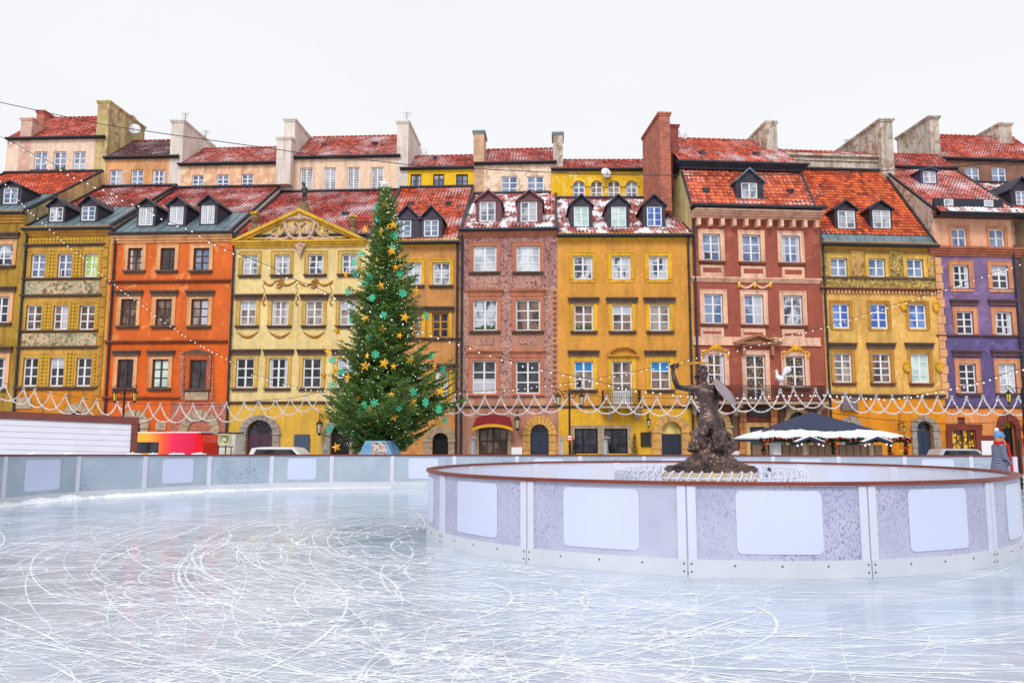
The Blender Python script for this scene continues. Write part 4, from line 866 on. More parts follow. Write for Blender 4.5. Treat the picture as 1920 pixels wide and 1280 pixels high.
t = MT('skated ice'); v = t.coord()
vr = t.coord(scale=(1, 1.6, 1))
base = t.ramp(t.noise(v, .16, 4, .5), [(.35, (.33, .40, .50, 1)), (.65, (.48, .55, .67, 1))])
fr = t.ramp(t.noise(vr, .9, 9, .72, .5), [(.47, 0.0), (.70, .7)])
fr = t.math('MULTIPLY', fr, t.ramp(t.noise(v, .33, 3, .5), [(.36, .35), (.6, 1.0)])); c = t.mix(fr, base, (.76, .80, .91, 1))
sp = t.ramp(t.noise(v, 38, 3, .7), [(.62, 0.0), (.72, .5)]); c = t.mix(t.math('MULTIPLY', sp, fr), c, (.85, .88, .92, 1)); hz_ = t.ramp(t.math('MULTIPLY', t.N('SeparateXYZ', i_Vector=v).outputs[1], .05), [(.45, 0.0), (1.0, .0)])
t.set(Base_Color=c, Roughness=t.ramp(t.noise(vr, .8, 6, .6), [(.35, .08), (.7, .26)]), IOR=1.31)
t.b.inputs['Coat Weight'].default_value = .15; t.b.inputs['Coat Roughness'].default_value = .2
t.bump(t.noise(vr, 5, 6, .6), .03, .01)
quad_sheet('ice', ice_poly, 0.0, t.m)
m = MB(); pts = [(p.x, p.y + .02) for p in BP] + [(BP[-1].x + 12, YB + .02)]
for (a, b), (c_, d) in zip(pts[:-1], pts[1:]): m.face([(a, b, -.004), (c_, d, -.004), (c_, d, GROUND), (a, b, GROUND)])
tag(m.build('rink_platform', plain('grey platform', (120, 120, 124))), kind='structure')

# skate marks: fine white grooves laid on the ice
def ribbons(seed, n, gen, mat, name, z):
    rr = random.Random(seed); m = MB()
    for q_ in range(n):
        zq = z + q_ * 3e-6
        pts, wd = gen(rr)
        k = len(pts); base_ = len(m.v)
        for i, (x, y) in enumerate(pts):
            x2, y2 = pts[min(i + 1, k - 1)]; x1, y1 = pts[max(i - 1, 0)]; dx, dy = x2 - x1, y2 - y1; L = math.hypot(dx, dy) or 1
            e = wd * min(1, 4 * i / k + .05, 4 * (k - 1 - i) / k + .05) * (.6 + .8 * mn.noise((x * 3, y * 3, seed)) ** 2 + .3)
            m.v.append((x - dy / L * e, y + dx / L * e, zq)); m.v.append((x + dy / L * e, y - dx / L * e, zq))
        for i in range(k - 1): a = base_ + 2 * i; m.f.append((a, a + 1, a + 3, a + 2)); m.mi.append(0)
    o = m.build(name, mat); o['kind'] = 'stuff'; return o
RC = Vector((2.50, 14.45, 0)); RR = 4.755
def okp(x, y): return (x - RC.x) ** 2 + (y - RC.y) ** 2 > (RR + .12) ** 2 and 3.2 < y < YB - .35 and not (x < -6 and y > 18.3 + (x + 9.5) * .95)
HUBS = [(-3.2, 8.6, 1.9), (-1.6, 9.6, 1.5), (-4.4, 6.6, 1.4), (-1.2, 7.2, 1.3), (-3.0, 12.0, 2.2), (-1.0, 5.6, 1.0), (-6.0, 9.5, 2.0), (.6, 6.6, 1.3), (-7.5, 13, 2.2), (-2.2, 16, 2.4), (-2.6, 5.2, 1.0)]
def spot(rr):
    while True:
        if rr.random() < .78: hx, hy, hs = rr.choice(HUBS); x, y = rr.gauss(hx, hs), rr.gauss(hy, hs)
        else: y = 3.6 + rr.random() ** 1.2 * 19; x = rr.uniform(-.75 * y - 1, .72 * y + 1)
        if x > .8 and rr.random() < .82: continue
        if okp(x, y): return x, y
def arcg(rr):
    q = rr.random()
    if q < .34:                                   # lanes sweeping round the barrier
        r_ = RR + .4 + rr.random() ** .8 * 9; a = rr.uniform(-2.3, 1.0); L = rr.uniform(2, 7); n = int(L / .07); pts = []; dr = rr.gauss(0, .12); cx, cy = RC.x + rr.gauss(0, .7), RC.y + rr.gauss(0, .7)
        for i in range(n):
            x, y = cx + (r_ + dr * i * .07) * math.sin(a + i * .07 / r_), cy - (r_ + dr * i * .07) * math.cos(a + i * .07 / r_)
            if okp(x, y) and (x < .6 + (q * 30) or q < .06): pts.append((x, y))
            elif pts: break
    else:
        x, y = spot(rr)
        if q < .74: r_ = rr.uniform(3, 18); L = rr.uniform(2, 8)
        elif q < .92: r_ = rr.uniform(.7, 2.4); L = rr.uniform(1.5, 5)
        else: r_ = rr.uniform(.25, .6); L = rr.uniform(.5, 2.2)
        a = rr.gauss(.0, .7) + (math.pi if rr.random() < .5 else 0); sg = rr.choice((-1, 1)); pts = []; n = int(L / .05) + 4; ds = L / n; dr = rr.uniform(-.5, .9)
        for i in range(n):
            if not okp(x, y): break
            pts.append((x, y)); x += math.cos(a) * ds; y += math.sin(a) * ds; a += sg * ds / (r_ * (1 + dr * i / n))
    if len(pts) < 4: pts = [(-3, 6), (-3.01, 6), (-3.02, 6), (-3.03, 6)]
    return pts, (.0024 + .0105 * rr.random() ** 2.8) * (1.0 + .035 * pts[0][1])
t = MT('ice groove'); v = t.coord(); tr = t.N('BsdfTransparent'); mx = t.N('MixShader', i_Fac=t.ramp(t.noise(v, 4, 7, .75), [(.34, .12), (.62, .95)]))
t.set(Base_Color=(.9, .93, .97, 1), Roughness=.7); t.l.new(tr.outputs[0], mx.inputs[1]); t.l.new(t.b.outputs[0], mx.inputs[2]); t.l.new(mx.outputs[0], t.out.inputs[0]); GROOVE = t.m
ribbons(3, 1500, arcg, GROOVE, 'skate_marks', .002)
def dustg(rr):
    x, y = spot(rr); a = rr.gauss(.0, .5); L = rr.uniform(.5, 3); r_ = rr.choice((-1, 1)) * rr.uniform(1, 9); pts = []; n = int(L / .08) + 4
    for i in range(n): pts.append((x, y)); x += math.cos(a) * L / n; y += math.sin(a) * L / n; a += L / n / r_
    pts = [p for p in pts if okp(*p)] or [(-3, 6), (-3.01, 6), (-3.02, 6)]
    return pts, rr.uniform(.03, .13)
t = MT('ice shavings'); v = t.coord(); tr = t.N('BsdfTransparent'); mx = t.N('MixShader', i_Fac=t.math('MULTIPLY', t.ramp(t.noise(v, 7, 10, .8), [(.48, 0.0), (.60, .95)]), t.ramp(t.noise(v, 1.6, 4, .6), [(.42, .1), (.62, 1.0)])))
t.set(Base_Color=(.92, .94, .98, 1), Roughness=.8); t.l.new(tr.outputs[0], mx.inputs[1]); t.l.new(t.b.outputs[0], mx.inputs[2]); t.l.new(mx.outputs[0], t.out.inputs[0]); SHAV = t.m
ribbons(5, 380, dustg, SHAV, 'ice_shavings', .0075)

# rink boards ------------------------------------------------------------------------------------
def frost(name, a, b, dark, amt, sc_=24):
    t = MT(name); v = t.coord(); cl = t.noise(v, .45, 3, .5)
    c = t.ramp(t.noise(v, 1.4, 6), [(.3, c4(a)), (.7, c4(b))])
    n = t.noise(t.coord(scale=(1, 1, .6)), sc_, 6, .72); m_ = t.math('MULTIPLY', t.ramp(n, [(.53, 0.0), (.60, 1.0)]), t.ramp(cl, [(.52 - amt, 0.0), (.70 - amt, 1.0)]))
    c = t.mix(m_, c, c4(dark)); t.set(Base_Color=c, Roughness=.35); t.bump(n, .15, .01); return t.m
FRO = frost('frosted grey panel', (158, 172, 188), (178, 190, 204), (104, 120, 144), .06); FRI = frost('frosted lilac panel', (170, 172, 198), (192, 194, 214), (120, 118, 156), .14, 46)
BW = plain('white board plastic', (208, 210, 226), .3, 0, .03); BWI = plain('white inner board', (206, 208, 224), .35, 0, .03); KICK = plain('kick plate plastic', (202, 206, 214), .35, 0, .06, 2)
RAIL = plain('brown board rail', (122, 50, 36), .4, 0, .2, 2); DEC = plain('white blank advert film', (204, 210, 236), .25, 0, .03, 1); BOLT = plain('steel bolt', (90, 92, 100), .35, .7)
def slab_between(m, p, q, z0p, z0q, z1p, z1q, th, off=0.0, sh=0.0):
    # an upright slab from p to q (plan), thickness th, moved off towards the skater side
    d = Vector((q[0] - p[0], q[1] - p[1], 0)); L = d.length; d /= L; n = Vector((d.y, -d.x, 0))
    P = Vector((p[0], p[1], 0)) + d * sh; Q = Vector((q[0], q[1], 0)) - d * sh; a, b = P + n * off, Q + n * off; a2, b2 = P + n * (off - th), Q + n * (off - th)
    n0 = len(m.v)
    for w_, z0, z1 in ((a, z0p, z1p), (b, z0q, z1q), (b2, z0q, z1q), (a2, z0p, z1p)): m.v += [(w_.x, w_.y, z0), (w_.x, w_.y, z1)]
    for f in ((0, 2, 3, 1), (2, 4, 5, 3), (4, 6, 7, 5), (6, 0, 1, 7), (1, 3, 5, 7), (0, 6, 4, 2)): m.f.append(tuple(n0 + i for i in f)); m.mi.append(0)
def rounded_decal(m, f, hw, z0, z1, rad, n=14):
    # f(t, z) maps along-board metres to a point; a strip with rounded corners
    xs = [-hw, -hw + rad * .07, -hw + rad * .3, -hw + rad * .6, -hw + rad] + [-hw + rad + (2 * hw - 2 * rad) * i / 6 for i in range(1, 6)] + [hw - rad, hw - rad * .6, hw - rad * .3, hw - rad * .07, hw]
    def ins(x):
        e = max(0, abs(x) - (hw - rad)); return rad - math.sqrt(max(0, rad * rad - e * e))
    for i in range(len(xs) - 1):
        a, b = xs[i], xs[i + 1]; m.face([f(a, z0 + ins(a), 0), f(b, z0 + ins(b), 0), f(b, z1 - ins(b), 0), f(a, z1 - ins(a), 0)])
    ol = [(x, z0 + ins(x)) for x in xs] + [(x, z1 - ins(x)) for x in reversed(xs)]
    for i in range(len(ol)): (a, za), (b, zb) = ol[i], ol[(i + 1) % len(ol)]; m.face([f(a, za, 0), f(b, zb, 0), f(b, zb, 1), f(a, za, 1)])
ob = empty('rink_barrier', (BP[8].x, YB, 0), 'long outer rink barrier of frosted grey panels with brown top rail', 'rink barrier')
rail = MB(); kick = MB()
for i in range(len(BP) - 1):
    p, q = BP[i], BP[i + 1]; zp, zq = TOPZ[i], TOPZ[i + 1]
    if p.x > XG - .6: break
    if q.x > XG: q = Vector((XG, YB, 0)); zq = zp
    m = MB(); slab_between(m, p, q, .2, .2, zp - .045, zq - .045, .05); pn_ = m.build('panel', FRO, ob)
    m = MB(); slab_between(rail, p, q, zp - .045, zq - .045, zp, zq, .12, .035); slab_between(kick, p, q, 0.001, 0.001, .2, .2, .08, .02)
    d = (q - p).normalized(); n = Vector((d.y, -d.x, 0)); m = MB(); h1 = max(zp, .2) - .05
    pa = p - d * .06 + n * .022; m.v += [tuple(Vector((0, 0, 0)))] * 0
    m2 = MB(); slab_between(m2, p - d * .065, p + d * .065, .2, .2, zp - .046, zp - .046, .09, .022); m2.build('post', BW, ob)
    if i % 2 == 0 or i in ():
        if i == 0: continue
        L = (q - p).length; mid = (p + q) / 2; m = MB(); zt = (zp + zq) / 2
        rounded_decal(m, lambda t_, z, k: tuple(mid + d * t_ + n * (.008 - .006 * k) + Vector((0, 0, z))), L * .24, .30, zt - .13, .09); m.build('blank_sign', DEC, pn_)
rail.build('top_rail', RAIL, ob); kick.build('kick_plate', KICK, ob)
# snow pushed up against the left boards and on its rail
m = MB(); rr = random.Random(11); path = []
for i in range(1, 8):
    p, q = BP[i], BP[i + 1]; d = q - p; n = Vector((d.y, -d.x, 0)).normalized(); k = int(d.length / .035)
    for a_ in range(k): path.append((p + d * (a_ / k), n, i + a_ / k))
K_ = 7
for idx, (p, n, f) in enumerate(path):
    am = max(.12, min(1.0, 1.25 - (f - 2) * .22)); s_ = idx * .035
    big = max(0, mn.noise((s_ * 1.1, 3, 0)) + .32) * 1.3; h = am * (.035 + .10 * big + .05 * max(0, mn.noise((s_ * 5, 7, 0)))); wd = .10 + am * (.09 + .14 * big + .06 * mn.noise((s_ * 4, 9, 0)))
    for k in range(K_):
        t_ = k / (K_ - 1); zz = h * math.cos(t_ * math.pi / 2) ** .8 * (1 + .5 * mn.noise((s_ * 14, t_ * 5, 2))) if k < K_ - 1 else .001
        c_ = p + n * (.02 + wd * t_); m.v.append((c_.x, c_.y, max(.001, zz)))
for a_ in range(len(path) - 1):
    for k in range(K_ - 1): b_ = a_ * K_ + k; m.f.append((b_, b_ + 1, b_ + K_ + 1, b_ + K_)); m.mi.append(0)
for k in range(60):
    p, n, f = path[int(rr.random() ** 1.5 * len(path) * .7)]; s_ = rr.uniform(.02, .05); rt_ = Matrix.Rotation(rr.uniform(0, 3), 3, 'Z') @ Matrix.Rotation(rr.uniform(0, 1), 3, 'X'); c_ = p + n * rr.uniform(.1, .36); m.ball((c_.x, c_.y, s_ * .4), s_ * 1.3, s_, s_ * .7, 6, 4, rt_)
for i, t0, t1 in ((2, .3, .45), (2, .8, .95), (3, .7, .95), (4, .05, .18), (4, .35, .6), (4, .7, .95)):
    p, q = BP[i], BP[i + 1]; d = q - p; L = d.length; N_ = 26
    for k in range(N_ + 1):
        u_ = k / N_; c_ = p + d * (t0 + (t1 - t0) * u_); n = Vector((d.y, -d.x, 0)).normalized(); h = .06 * math.sin(math.pi * u_) ** .6 * (.5 + abs(mn.noise((u_ * 5, i, t0 * 9))) * 1.6); z0 = TOPZ[i] + (TOPZ[i + 1] - TOPZ[i]) * (t0 + (t1 - t0) * u_) + .001
        for w_, hh in ((.03, 0), (.015, .8), (-.02, 1), (-.06, .7), (-.08, 0)): e = c_ + n * w_; m.v.append((e.x, e.y, z0 + h * hh))
    b0 = len(m.v) - 5 * (N_ + 1)
    for k in range(N_):
        for u_ in range(4): b_ = b0 + k * 5 + u_; m.f.append((b_, b_ + 1, b_ + 6, b_ + 5)); m.mi.append(0)
o = m.build('snow_ridge', SNOW, smooth=True); o['kind'] = 'stuff'

# the round barrier about the fountain
rb = empty('round_rink_barrier', (RC.x, RC.y, 0), 'round barrier of frosted lilac panels with blank signs around the statue', 'rink barrier')
NP = 14; RH = 1.10
def rp(a, r_, z): return (RC.x + r_ * math.sin(a), RC.y - r_ * math.cos(a), z)
def arcslab(m, a0, a1, r0, r1, z0, z1, n=7):
    for i in range(n):
        b0 = a0 + (a1 - a0) * i / n; b1 = a0 + (a1 - a0) * (i + 1) / n; P = [rp(b0, r1, z0), rp(b1, r1, z0), rp(b1, r0, z0), rp(b0, r0, z0), rp(b0, r1, z1), rp(b1, r1, z1), rp(b1, r0, z1), rp(b0, r0, z1)]
        n0 = len(m.v); m.v += P
        for f in ((0, 3, 2, 1), (4, 5, 6, 7), (0, 1, 5, 4), (2, 3, 7, 6)) + (((3, 0, 4, 7),) if i == 0 else ()) + (((1, 2, 6, 5),) if i == n - 1 else ()): m.f.append(tuple(n0 + k for k in f)); m.mi.append(0)
dA = 2 * math.pi / NP; lo, hi = -1.0, 1.0
for _ in range(40):
    A0 = (lo + hi) / 2
    if proj(rp(A0, RR, .6))[0] > 1288: hi = A0
    else: lo = A0
rl = MB(); arcslab(rl, 0, 2 * math.pi, RR - .07, RR + .045, RH - .042, RH, 112); rl.build('top_rail', RAIL, rb)
for k in range(NP):
    a = A0 + k * dA; b = a + dA
    m = MB(); arcslab(m, a, b, RR - .012, RR + .0, .2, RH - .05); pn_ = m.build('panel', FRI, rb)
    m = MB(); arcslab(m, a + .004, b - .004, RR - .05, RR - .016, .2, RH - .05); m.build('inner_lining', BWI, pn_)
    mid = (a + b) / 2; m = MB(); w_ = .50
    rounded_decal(m, lambda t_, z, q: rp(mid + t_ / RR, RR + .009 - .007 * q, z), w_, .27, 1.0, .07); m.build('blank_sign', DEC, pn_)
    if k % 3 != 1:
        m = MB(); rounded_decal(m, lambda t_, z, q: rp(mid + t_ / RR, RR - .058 + .006 * q, z), .5, .4, .98, .07); m.build('inner_sign', DEC, pn_)
    m = MB(); arcslab(m, a + .0015, b - .0015, RR - .03, RR + .035, .001, .2); kp = m.build('kick_plate', KICK, rb); m = MB()
    for t_, z in ((.02, .06), (.02, .15), (.98, .06), (.98, .15), (.25, .14), (.5, .14), (.75, .14)):
        P = Vector(rp(a + dA * t_, RR + .034, z)); n = Vector((math.sin(a + dA * t_), -math.cos(a + dA * t_), 0)); m.tube([P - n * .01, P + n * .006], .011, 6)
    m.build('bolts', BOLT, kp)
    m = MB()
    for o_ in (-.0125, .0125):
        arcslab(m, a + o_ - .0105, a + o_ + .0105, RR, RR + .022, .2, RH - .05, 1)
    arcslab(m, a - .02, a + .02, RR - .075, RR - .051, .2, RH - .05, 1); m.build('post', BW, rb)
for a in (math.pi - .34, math.pi - .50):      # gate hinges and latch on the far inner side
    m = MB(); P = rp(a, RR - .09, .88); m.box(P[0] - .05, P[0] + .05, P[1] - .03, P[1] + .02, .78, .98).box(P[0] - .14, P[0] + .14, P[1] - .05, P[1] - .02, .83, .87).tube([(P[0], P[1] - .05, .74), (P[0], P[1] - .05, 1.0)], .02, 6); m.build('gate_hinge', BOLT, rb)
m = MB(); m.lathe([(0, .0), (RR - .2, .0)], (RC.x, RC.y, .012), 48); tag(m.build('inner_paving', plain('snowy paving', (205, 208, 216), .7, 0, .08)), kind='structure')

# ------------------------------------------------------------------ meshes fused into one skin
def fuse(mb, name, mat, parent=None, vox=.014, it=4, fac=.6, disp=None, smooth=True):
    o = mb.build(name, mat, parent, smooth=False); md = o.modifiers.new('r', 'REMESH'); md.mode = 'VOXEL'; md.voxel_size = vox
    if it: sm = o.modifiers.new('s', 'SMOOTH'); sm.factor = fac; sm.iterations = it
    dg = bpy.context.evaluated_depsgraph_get(); me = bpy.data.meshes.new_from_object(o.evaluated_get(dg)); o.modifiers.clear(); o.data = me
    me.materials.clear(); me.materials.append(mat)
    if disp:
        cn = [(v.co.copy(), v.normal.copy()) for v in me.vertices]; me.vertices.foreach_set('co', [q for c_, n_ in cn for q in disp(c_, n_)])
    me.polygons.foreach_set('use_smooth', [smooth] * len(me.polygons)); me.update(); return o
def chain(m, pts, radii, step=.35, flat=None):
    P = [Vector(p) for p in pts]
    for i in range(len(P) - 1):
        L = (P[i + 1] - P[i]).length; n = max(2, int(L / (min(radii[i], radii[i + 1]) * step)) + 1)
        for k in range(n + (1 if i == len(P) - 2 else 0)):
            t_ = k / n; r_ = radii[i] * (1 - t_) + radii[i + 1] * t_; m.ball(P[i].lerp(P[i + 1], t_), r_, seg=10, rings=7)
def loft(m, rows, seg=20, cy=0):            # rows: (cx, cy, z, rx, ry)
    n0 = len(m.v)
    for cx, y0, z, rx, ry in rows:
        for k in range(seg): a = 2 * math.pi * k / seg; m.v.append((cx + rx * math.cos(a), y0 + ry * math.sin(a), z))
    for i in range(len(rows) - 1):
        for k in range(seg): k2 = (k + 1) % seg; m.f.append((n0 + i * seg + k, n0 + i * seg + k2, n0 + (i + 1) * seg + k2, n0 + (i + 1) * seg + k)); m.mi.append(0)
    m.f.append(tuple(n0 + k for k in reversed(range(seg)))); m.f.append(tuple(n0 + (len(rows) - 1) * seg + k for k in range(seg))); m.mi += [0, 0]

# ------------------------------------------------------------------ mermaid statue
t = MT('weathered bronze'); v = t.coord(); n = t.noise(v, 5, 7, .65)
t.set(Base_Color=t.ramp(n, [(.35, (.030, .021, .022, 1)), (.5, (.095, .064, .060, 1)), (.68, (.21, .13, .10, 1))]), Metallic=.55, Roughness=t.ramp(t.noise(v, 9, 5), [(.3, .22), (.7, .5)])); t.bump(t.noise(v, 60, 4, .7), .35, .01); BRZ = t.m
SB_ = Vector((at_y(1330, 880, RC.y).x, RC.y, 1.03)); st = empty('mermaid_statue', SB_, 'dark bronze mermaid statue raising a curved sword and holding a round shield', 'statue')
K = 538.0
def S(zx, zy, y=0.0): return (SB_.x + (zx - 970) / K, SB_.y + y, SB_.z + (1140 - zy) / K)
m = MB(); rows = []
for zy, x0, x1, dr in ((740, 880, 1105, .72), (700, 868, 1116, .7), (660, 868, 1110, .68), (620, 880, 1090, .66), (585, 892, 1076, .64), (550, 898, 1070, .62), (510, 896, 1074, .6), (465, 884, 1086, .6), (425, 862, 1092, .58), (390, 846, 1090, .56), (358, 846, 1074, .52), (334, 872, 1046, .5), (318, 900, 1006, .6), (302, 916, 982, .9), (262, 918, 970, .95), (235, 918, 970, .9)):
    c_ = S((x0 + x1) / 2, zy); rx = (x1 - x0) / 2 / K; rows.append((c_[0], c_[1] + (.02 if zy < 310 else 0), c_[2], rx, rx * dr))
rows = rows[::-1]; rows = rows[::-1]; loft(m, rows)
for x, z, r1, y_ in ((910, 394, .076, -.078), (1010, 392, .08, -.078)): m.ball(S(x, z, y_), r1, r1 * .7, r1 * .72)
for sg in (-1, 1): chain(m, [S(968 + sg * 40, 322, -.07), S(968 + sg * 95, 340, -.06)], [.018, .018])
for x, z, r1 in ((935, 470, .035), (990, 468, .035), (938, 515, .035), (992, 513, .035), (940, 560, .035), (990, 558, .035)): m.ball(S(x, z, -.082), r1 * 1.1, .022, r1 * .8)
m.ball(S(958, 645, -.06), .13, .085, .11)
hd = Matrix.Rotation(R(-28), 3, 'Z') @ Matrix.Rotation(R(8), 3, 'Y')
H_ = Vector(S(935, 205, -.02)); m.ball(H_, .078, .092, .112, 14, 10, hd); m.ball(H_ + Vector((.02, -.035, -.07)), .05, .055, .05)
fd = Vector((.5, -.86, .12)).normalized(); m.ball(H_ + fd * .095 + Vector((0, 0, -.005)), .016, .022, .034)            # nose
m.ball(H_ + fd * .085 + Vector((0, 0, -.05)), .022, .02, .012); m.ball(H_ + fd * .08 + Vector((0, 0, -.085)), .026, .024, .02); m.ball(H_ + fd * .068 + Vector((0, 0, .035)), .045, .03, .012)
rr = random.Random(4)
for k in range(70):                                          # curls over crown and nape
    a = rr.uniform(0, 2 * math.pi); e = rr.uniform(-.4, 1.3); dv = Vector((math.cos(a) * math.cos(e), math.sin(a) * math.cos(e), math.sin(e)))
    if dv.dot(fd) > .35 and dv.z < .62: continue
    m.ball(H_ + Vector((dv.x * .09, dv.y * .105, dv.z * .12)) + Vector((-.008, 0, .01)), rr.uniform(.018, .032))
chain(m, [S(900, 215, .03), S(875, 240, .03), S(880, 262, .02)], [.05, .04, .02])
chain(m, [S(895, 360, -.01), S(845, 350, -.02), S(760, 352, -.06), S(680, 338, -.1)], [.085, .072, .052, .047]); chain(m, [S(680, 338, -.1), S(655, 270, -.12), S(640, 195, -.12), S(645, 165, -.12)], [.052, .05, .034, .03])
chain(m, [S(642, 165, -.12), S(655, 140, -.12)], [.036, .04])
for k in range(4): chain(m, [S(640 + k * 9, 130 - k * 2, -.10), S(642 + k * 9, 122, -.15), S(650 + k * 9, 138, -.175), S(655 + k * 8, 152, -.155)], [.013, .013, .012, .010])
chain(m, [S(635, 150, -.14), S(655, 158, -.17), S(678, 150, -.17)], [.016, .014, .011])
chain(m, [S(1030, 355, -.01), S(1075, 380, -.03), S(1095, 450, -.1)], [.085, .06, .046]); chain(m, [S(1095, 450, -.1), S(1100, 420, -.2)], [.045, .032])
# coiled double tail
TT = lambda pts, r0: chain(m, [S(*p) for p in pts], r0, .3)
TT([(930, 770, 0), (862, 790, -.06), (835, 850, -.08), (850, 910, -.10), (930, 940, -.08)], [.12, .105, .09, .1, .1]); TT([(1060, 760, 0), (1115, 790, -.04), (1150, 860, -.06), (1120, 930, -.05)], [.12, .10, .09, .1])
TT([(1040, 770, -.12), (1045, 820, -.21), (1042, 880, -.23), (1050, 930, -.20)], [.09, .125, .125, .08]); TT([(930, 740, -.05), (900, 800, -.14), (905, 880, -.15), (960, 950, -.1)], [.11, .1, .1, .08])
for x, z, r1, y_ in ((815, 775, .05, -.04), (812, 880, .08, -.06), (1165, 800, .055, 0), (1190, 860, .065, 0), (1185, 925, .075, -.02), (795, 930, .06, -.02), (960, 820, .1, .06), (980, 900, .12, .05), (1000, 760, .13, .06)): m.ball(S(x, z, y_), r1)
for i in range(10):                                          # scale plates on the front coil
    for k in range(7):
        a = -1.3 + k * .43 + (i % 2) * .2; zz = 775 + i * 17; rr_ = .13 * math.sin(min(1, (i + 3) / 7) * math.pi / 2)
        m.ball((S(1042, zz, 0)[0] + math.sin(a) * rr_, S(0, 0, -.225)[1] - math.cos(a) * rr_ * 1.0, S(0, zz)[2]), .027, .022, .024, 6, 5)
rows = []
for zy, x0, x1 in ((1085, 640, 1310), (1070, 680, 1275), (1045, 730, 1235), (1010, 775, 1205), (970, 805, 1185), (930, 822, 1180), (880, 835, 1160), (820, 850, 1140)):
    c_ = S((x0 + x1) / 2, zy); rx = (x1 - x0) / 2 / K; rows.append((c_[0], c_[1], c_[2], rx, rx * .72))
loft(m, rows, 28)
rr = random.Random(8)
for k in range(46):                                          # wave crests radiating down the mound
    a = rr.uniform(0, 2 * math.pi); c0 = Vector(S(985, 1000)); r0 = rr.uniform(.26, .34); r1 = rr.uniform(.52, .69)
    p = [c0 + Vector((math.cos(a + .25 * q) * (r0 + (r1 - r0) * q), math.sin(a + .25 * q) * (r0 + (r1 - r0) * q) * .72, .03 - .19 * q ** .6 + .02 * math.sin(q * 9))) for q in (0, .33, .66, 1)]
    chain(m, p, [.024, .034, .036, .022], .6)
def dsp(co, n):
    z = co.z
    if z < .8:
        q = mn.noise(co * 14) * .020 + mn.noise(co * 30) * .010
        q += -.012 * abs(math.sin(co.x * 38 + math.sin(co.z * 20) * 1.5)) if z < .75 else 0
        return co + n * q * min(1, (0.8 - z) * 5)
    return co + n * mn.noise(co * 30) * .002
fuse(m, 'body', BRZ, st, .0088, 1, .5, dsp)
pl = [(553, 1140), (553, 1095), (600, 1080), (690, 1100), (1350, 1070), (1385, 1090), (1385, 1140)]
m = MB(); P8 = [(-.775, .1), (-.7, -.35), (-.3, -.52), (.45, -.52), (.77, -.3), (.77, .25), (.3, .5), (-.5, .45)]
m.prism([(SB_.x + x, SB_.y + y) for x, y in P8], 'z', SB_.z, SB_.z + .075).prism([(SB_.x + x * .95, SB_.y + y * .94) for x, y in P8], 'z', SB_.z + .075, SB_.z + .11); m.build('base', BRZ, st)
m = MB(); q = [S(690 + 340 * i / 12, 134 - 24 * math.sin(math.pi * min(1, i / 12 * .9)), -.14) for i in range(13)]
for i in range(12):
    (x0, y0, z0), (x1, y1, z1) = q[i], q[i + 1]; w0 = .022 * (1 - .75 * (i / 12) ** 3); w1 = .022 * (1 - .75 * ((i + 1) / 12) ** 3)
    m.face([(x0, y0 - .006, z0 - w0), (x1, y1 - .006, z1 - w1), (x1, y1 - .006, z1 + w1), (x0, y0 - .006, z0 + w0)]); m.face([(x0, y0 + .006, z0 - w0), (x1, y1 + .006, z1 - w1), (x1, y1 + .006, z1 + w1), (x0, y0 + .006, z0 + w0)])
    m.face([(x0, y0 - .006, z0 + w0), (x1, y1 - .006, z1 + w1), (x1, y1 + .006, z1 + w1), (x0, y0 + .006, z0 + w0)]); m.face([(x0, y0 - .006, z0 - w0), (x1, y1 - .006, z1 - w1), (x1, y1 + .006, z1 - w1), (x0, y0 + .006, z0 - w0)])
m.build('sword_blade', plain('gilded bronze', (190, 140, 50), .35, .6, .3, 9), st)
m = MB(); m.tube([S(628, 145, -.14), S(700, 136, -.14)], .02, 8).tube([S(688, 112, -.14), S(684, 165, -.14)], .016, 8).ball(S(622, 145, -.14), .026); m.build('sword_hilt', BRZ, st, smooth=True)
nv = Vector((.70, -.46, .60)).normalized(); z_ = Vector((0, 0, 1)); rt = z_.rotation_difference(nv).to_matrix()
m = MB(); c_ = Vector(S(1118, 392, -.2)); prof = [(0, .05), (.08, .048), (.17, .036), (.24, .018), (.275, .004), (.29, .006), (.292, -.006), (.27, -.012), (.2, 0), (0, .02)]; n0 = len(m.v); m.lathe(prof, (0, 0, 0), 36); m.v = [tuple(c_ + rt @ Vector(p)) for p in m.v]
m.build('shield', plain('polished bronze with sky tint', (150, 134, 140), .3, .5, .15, 4), st, smooth=True)  # lilac base colour stands in for sky light on the shield face

m = MB(); SX = SB_.x; 
fp = empty('fountain_plinth', (SX, SB_.y, .012), 'yellowish stone plinth under the mermaid statue', 'plinth')
MB().lathe([(0, .012), (.82, .012), (.82, .9), (.86, .92), (.86, 1.03), (0, 1.03)], (SX, SB_.y, 0), 12).build('plinth_block', plain('buff plinth stone', (196, 176, 140), .8, 0, .2, 4), fp)
hr = empty('hoop_railing', (SX, SB_.y, .012), 'ring of white light-wound hoops around the foot of the statue', 'railing'); m = MB(); HR = 1.56
HWM = plain('white wound hoop', (206, 210, 232), .4, 0, .25, 30); m.tube([(SX + HR * math.sin(a), SB_.y - HR * math.cos(a), .98) for a in [i * math.pi / 24 for i in range(49)]], .014, 6); m.tube([(SX + HR * math.sin(a), SB_.y - HR * math.cos(a), .3) for a in [i * math.pi / 24 for i in range(49)]], .02, 6); m.build('rail', HWM, hr)
h0 = None
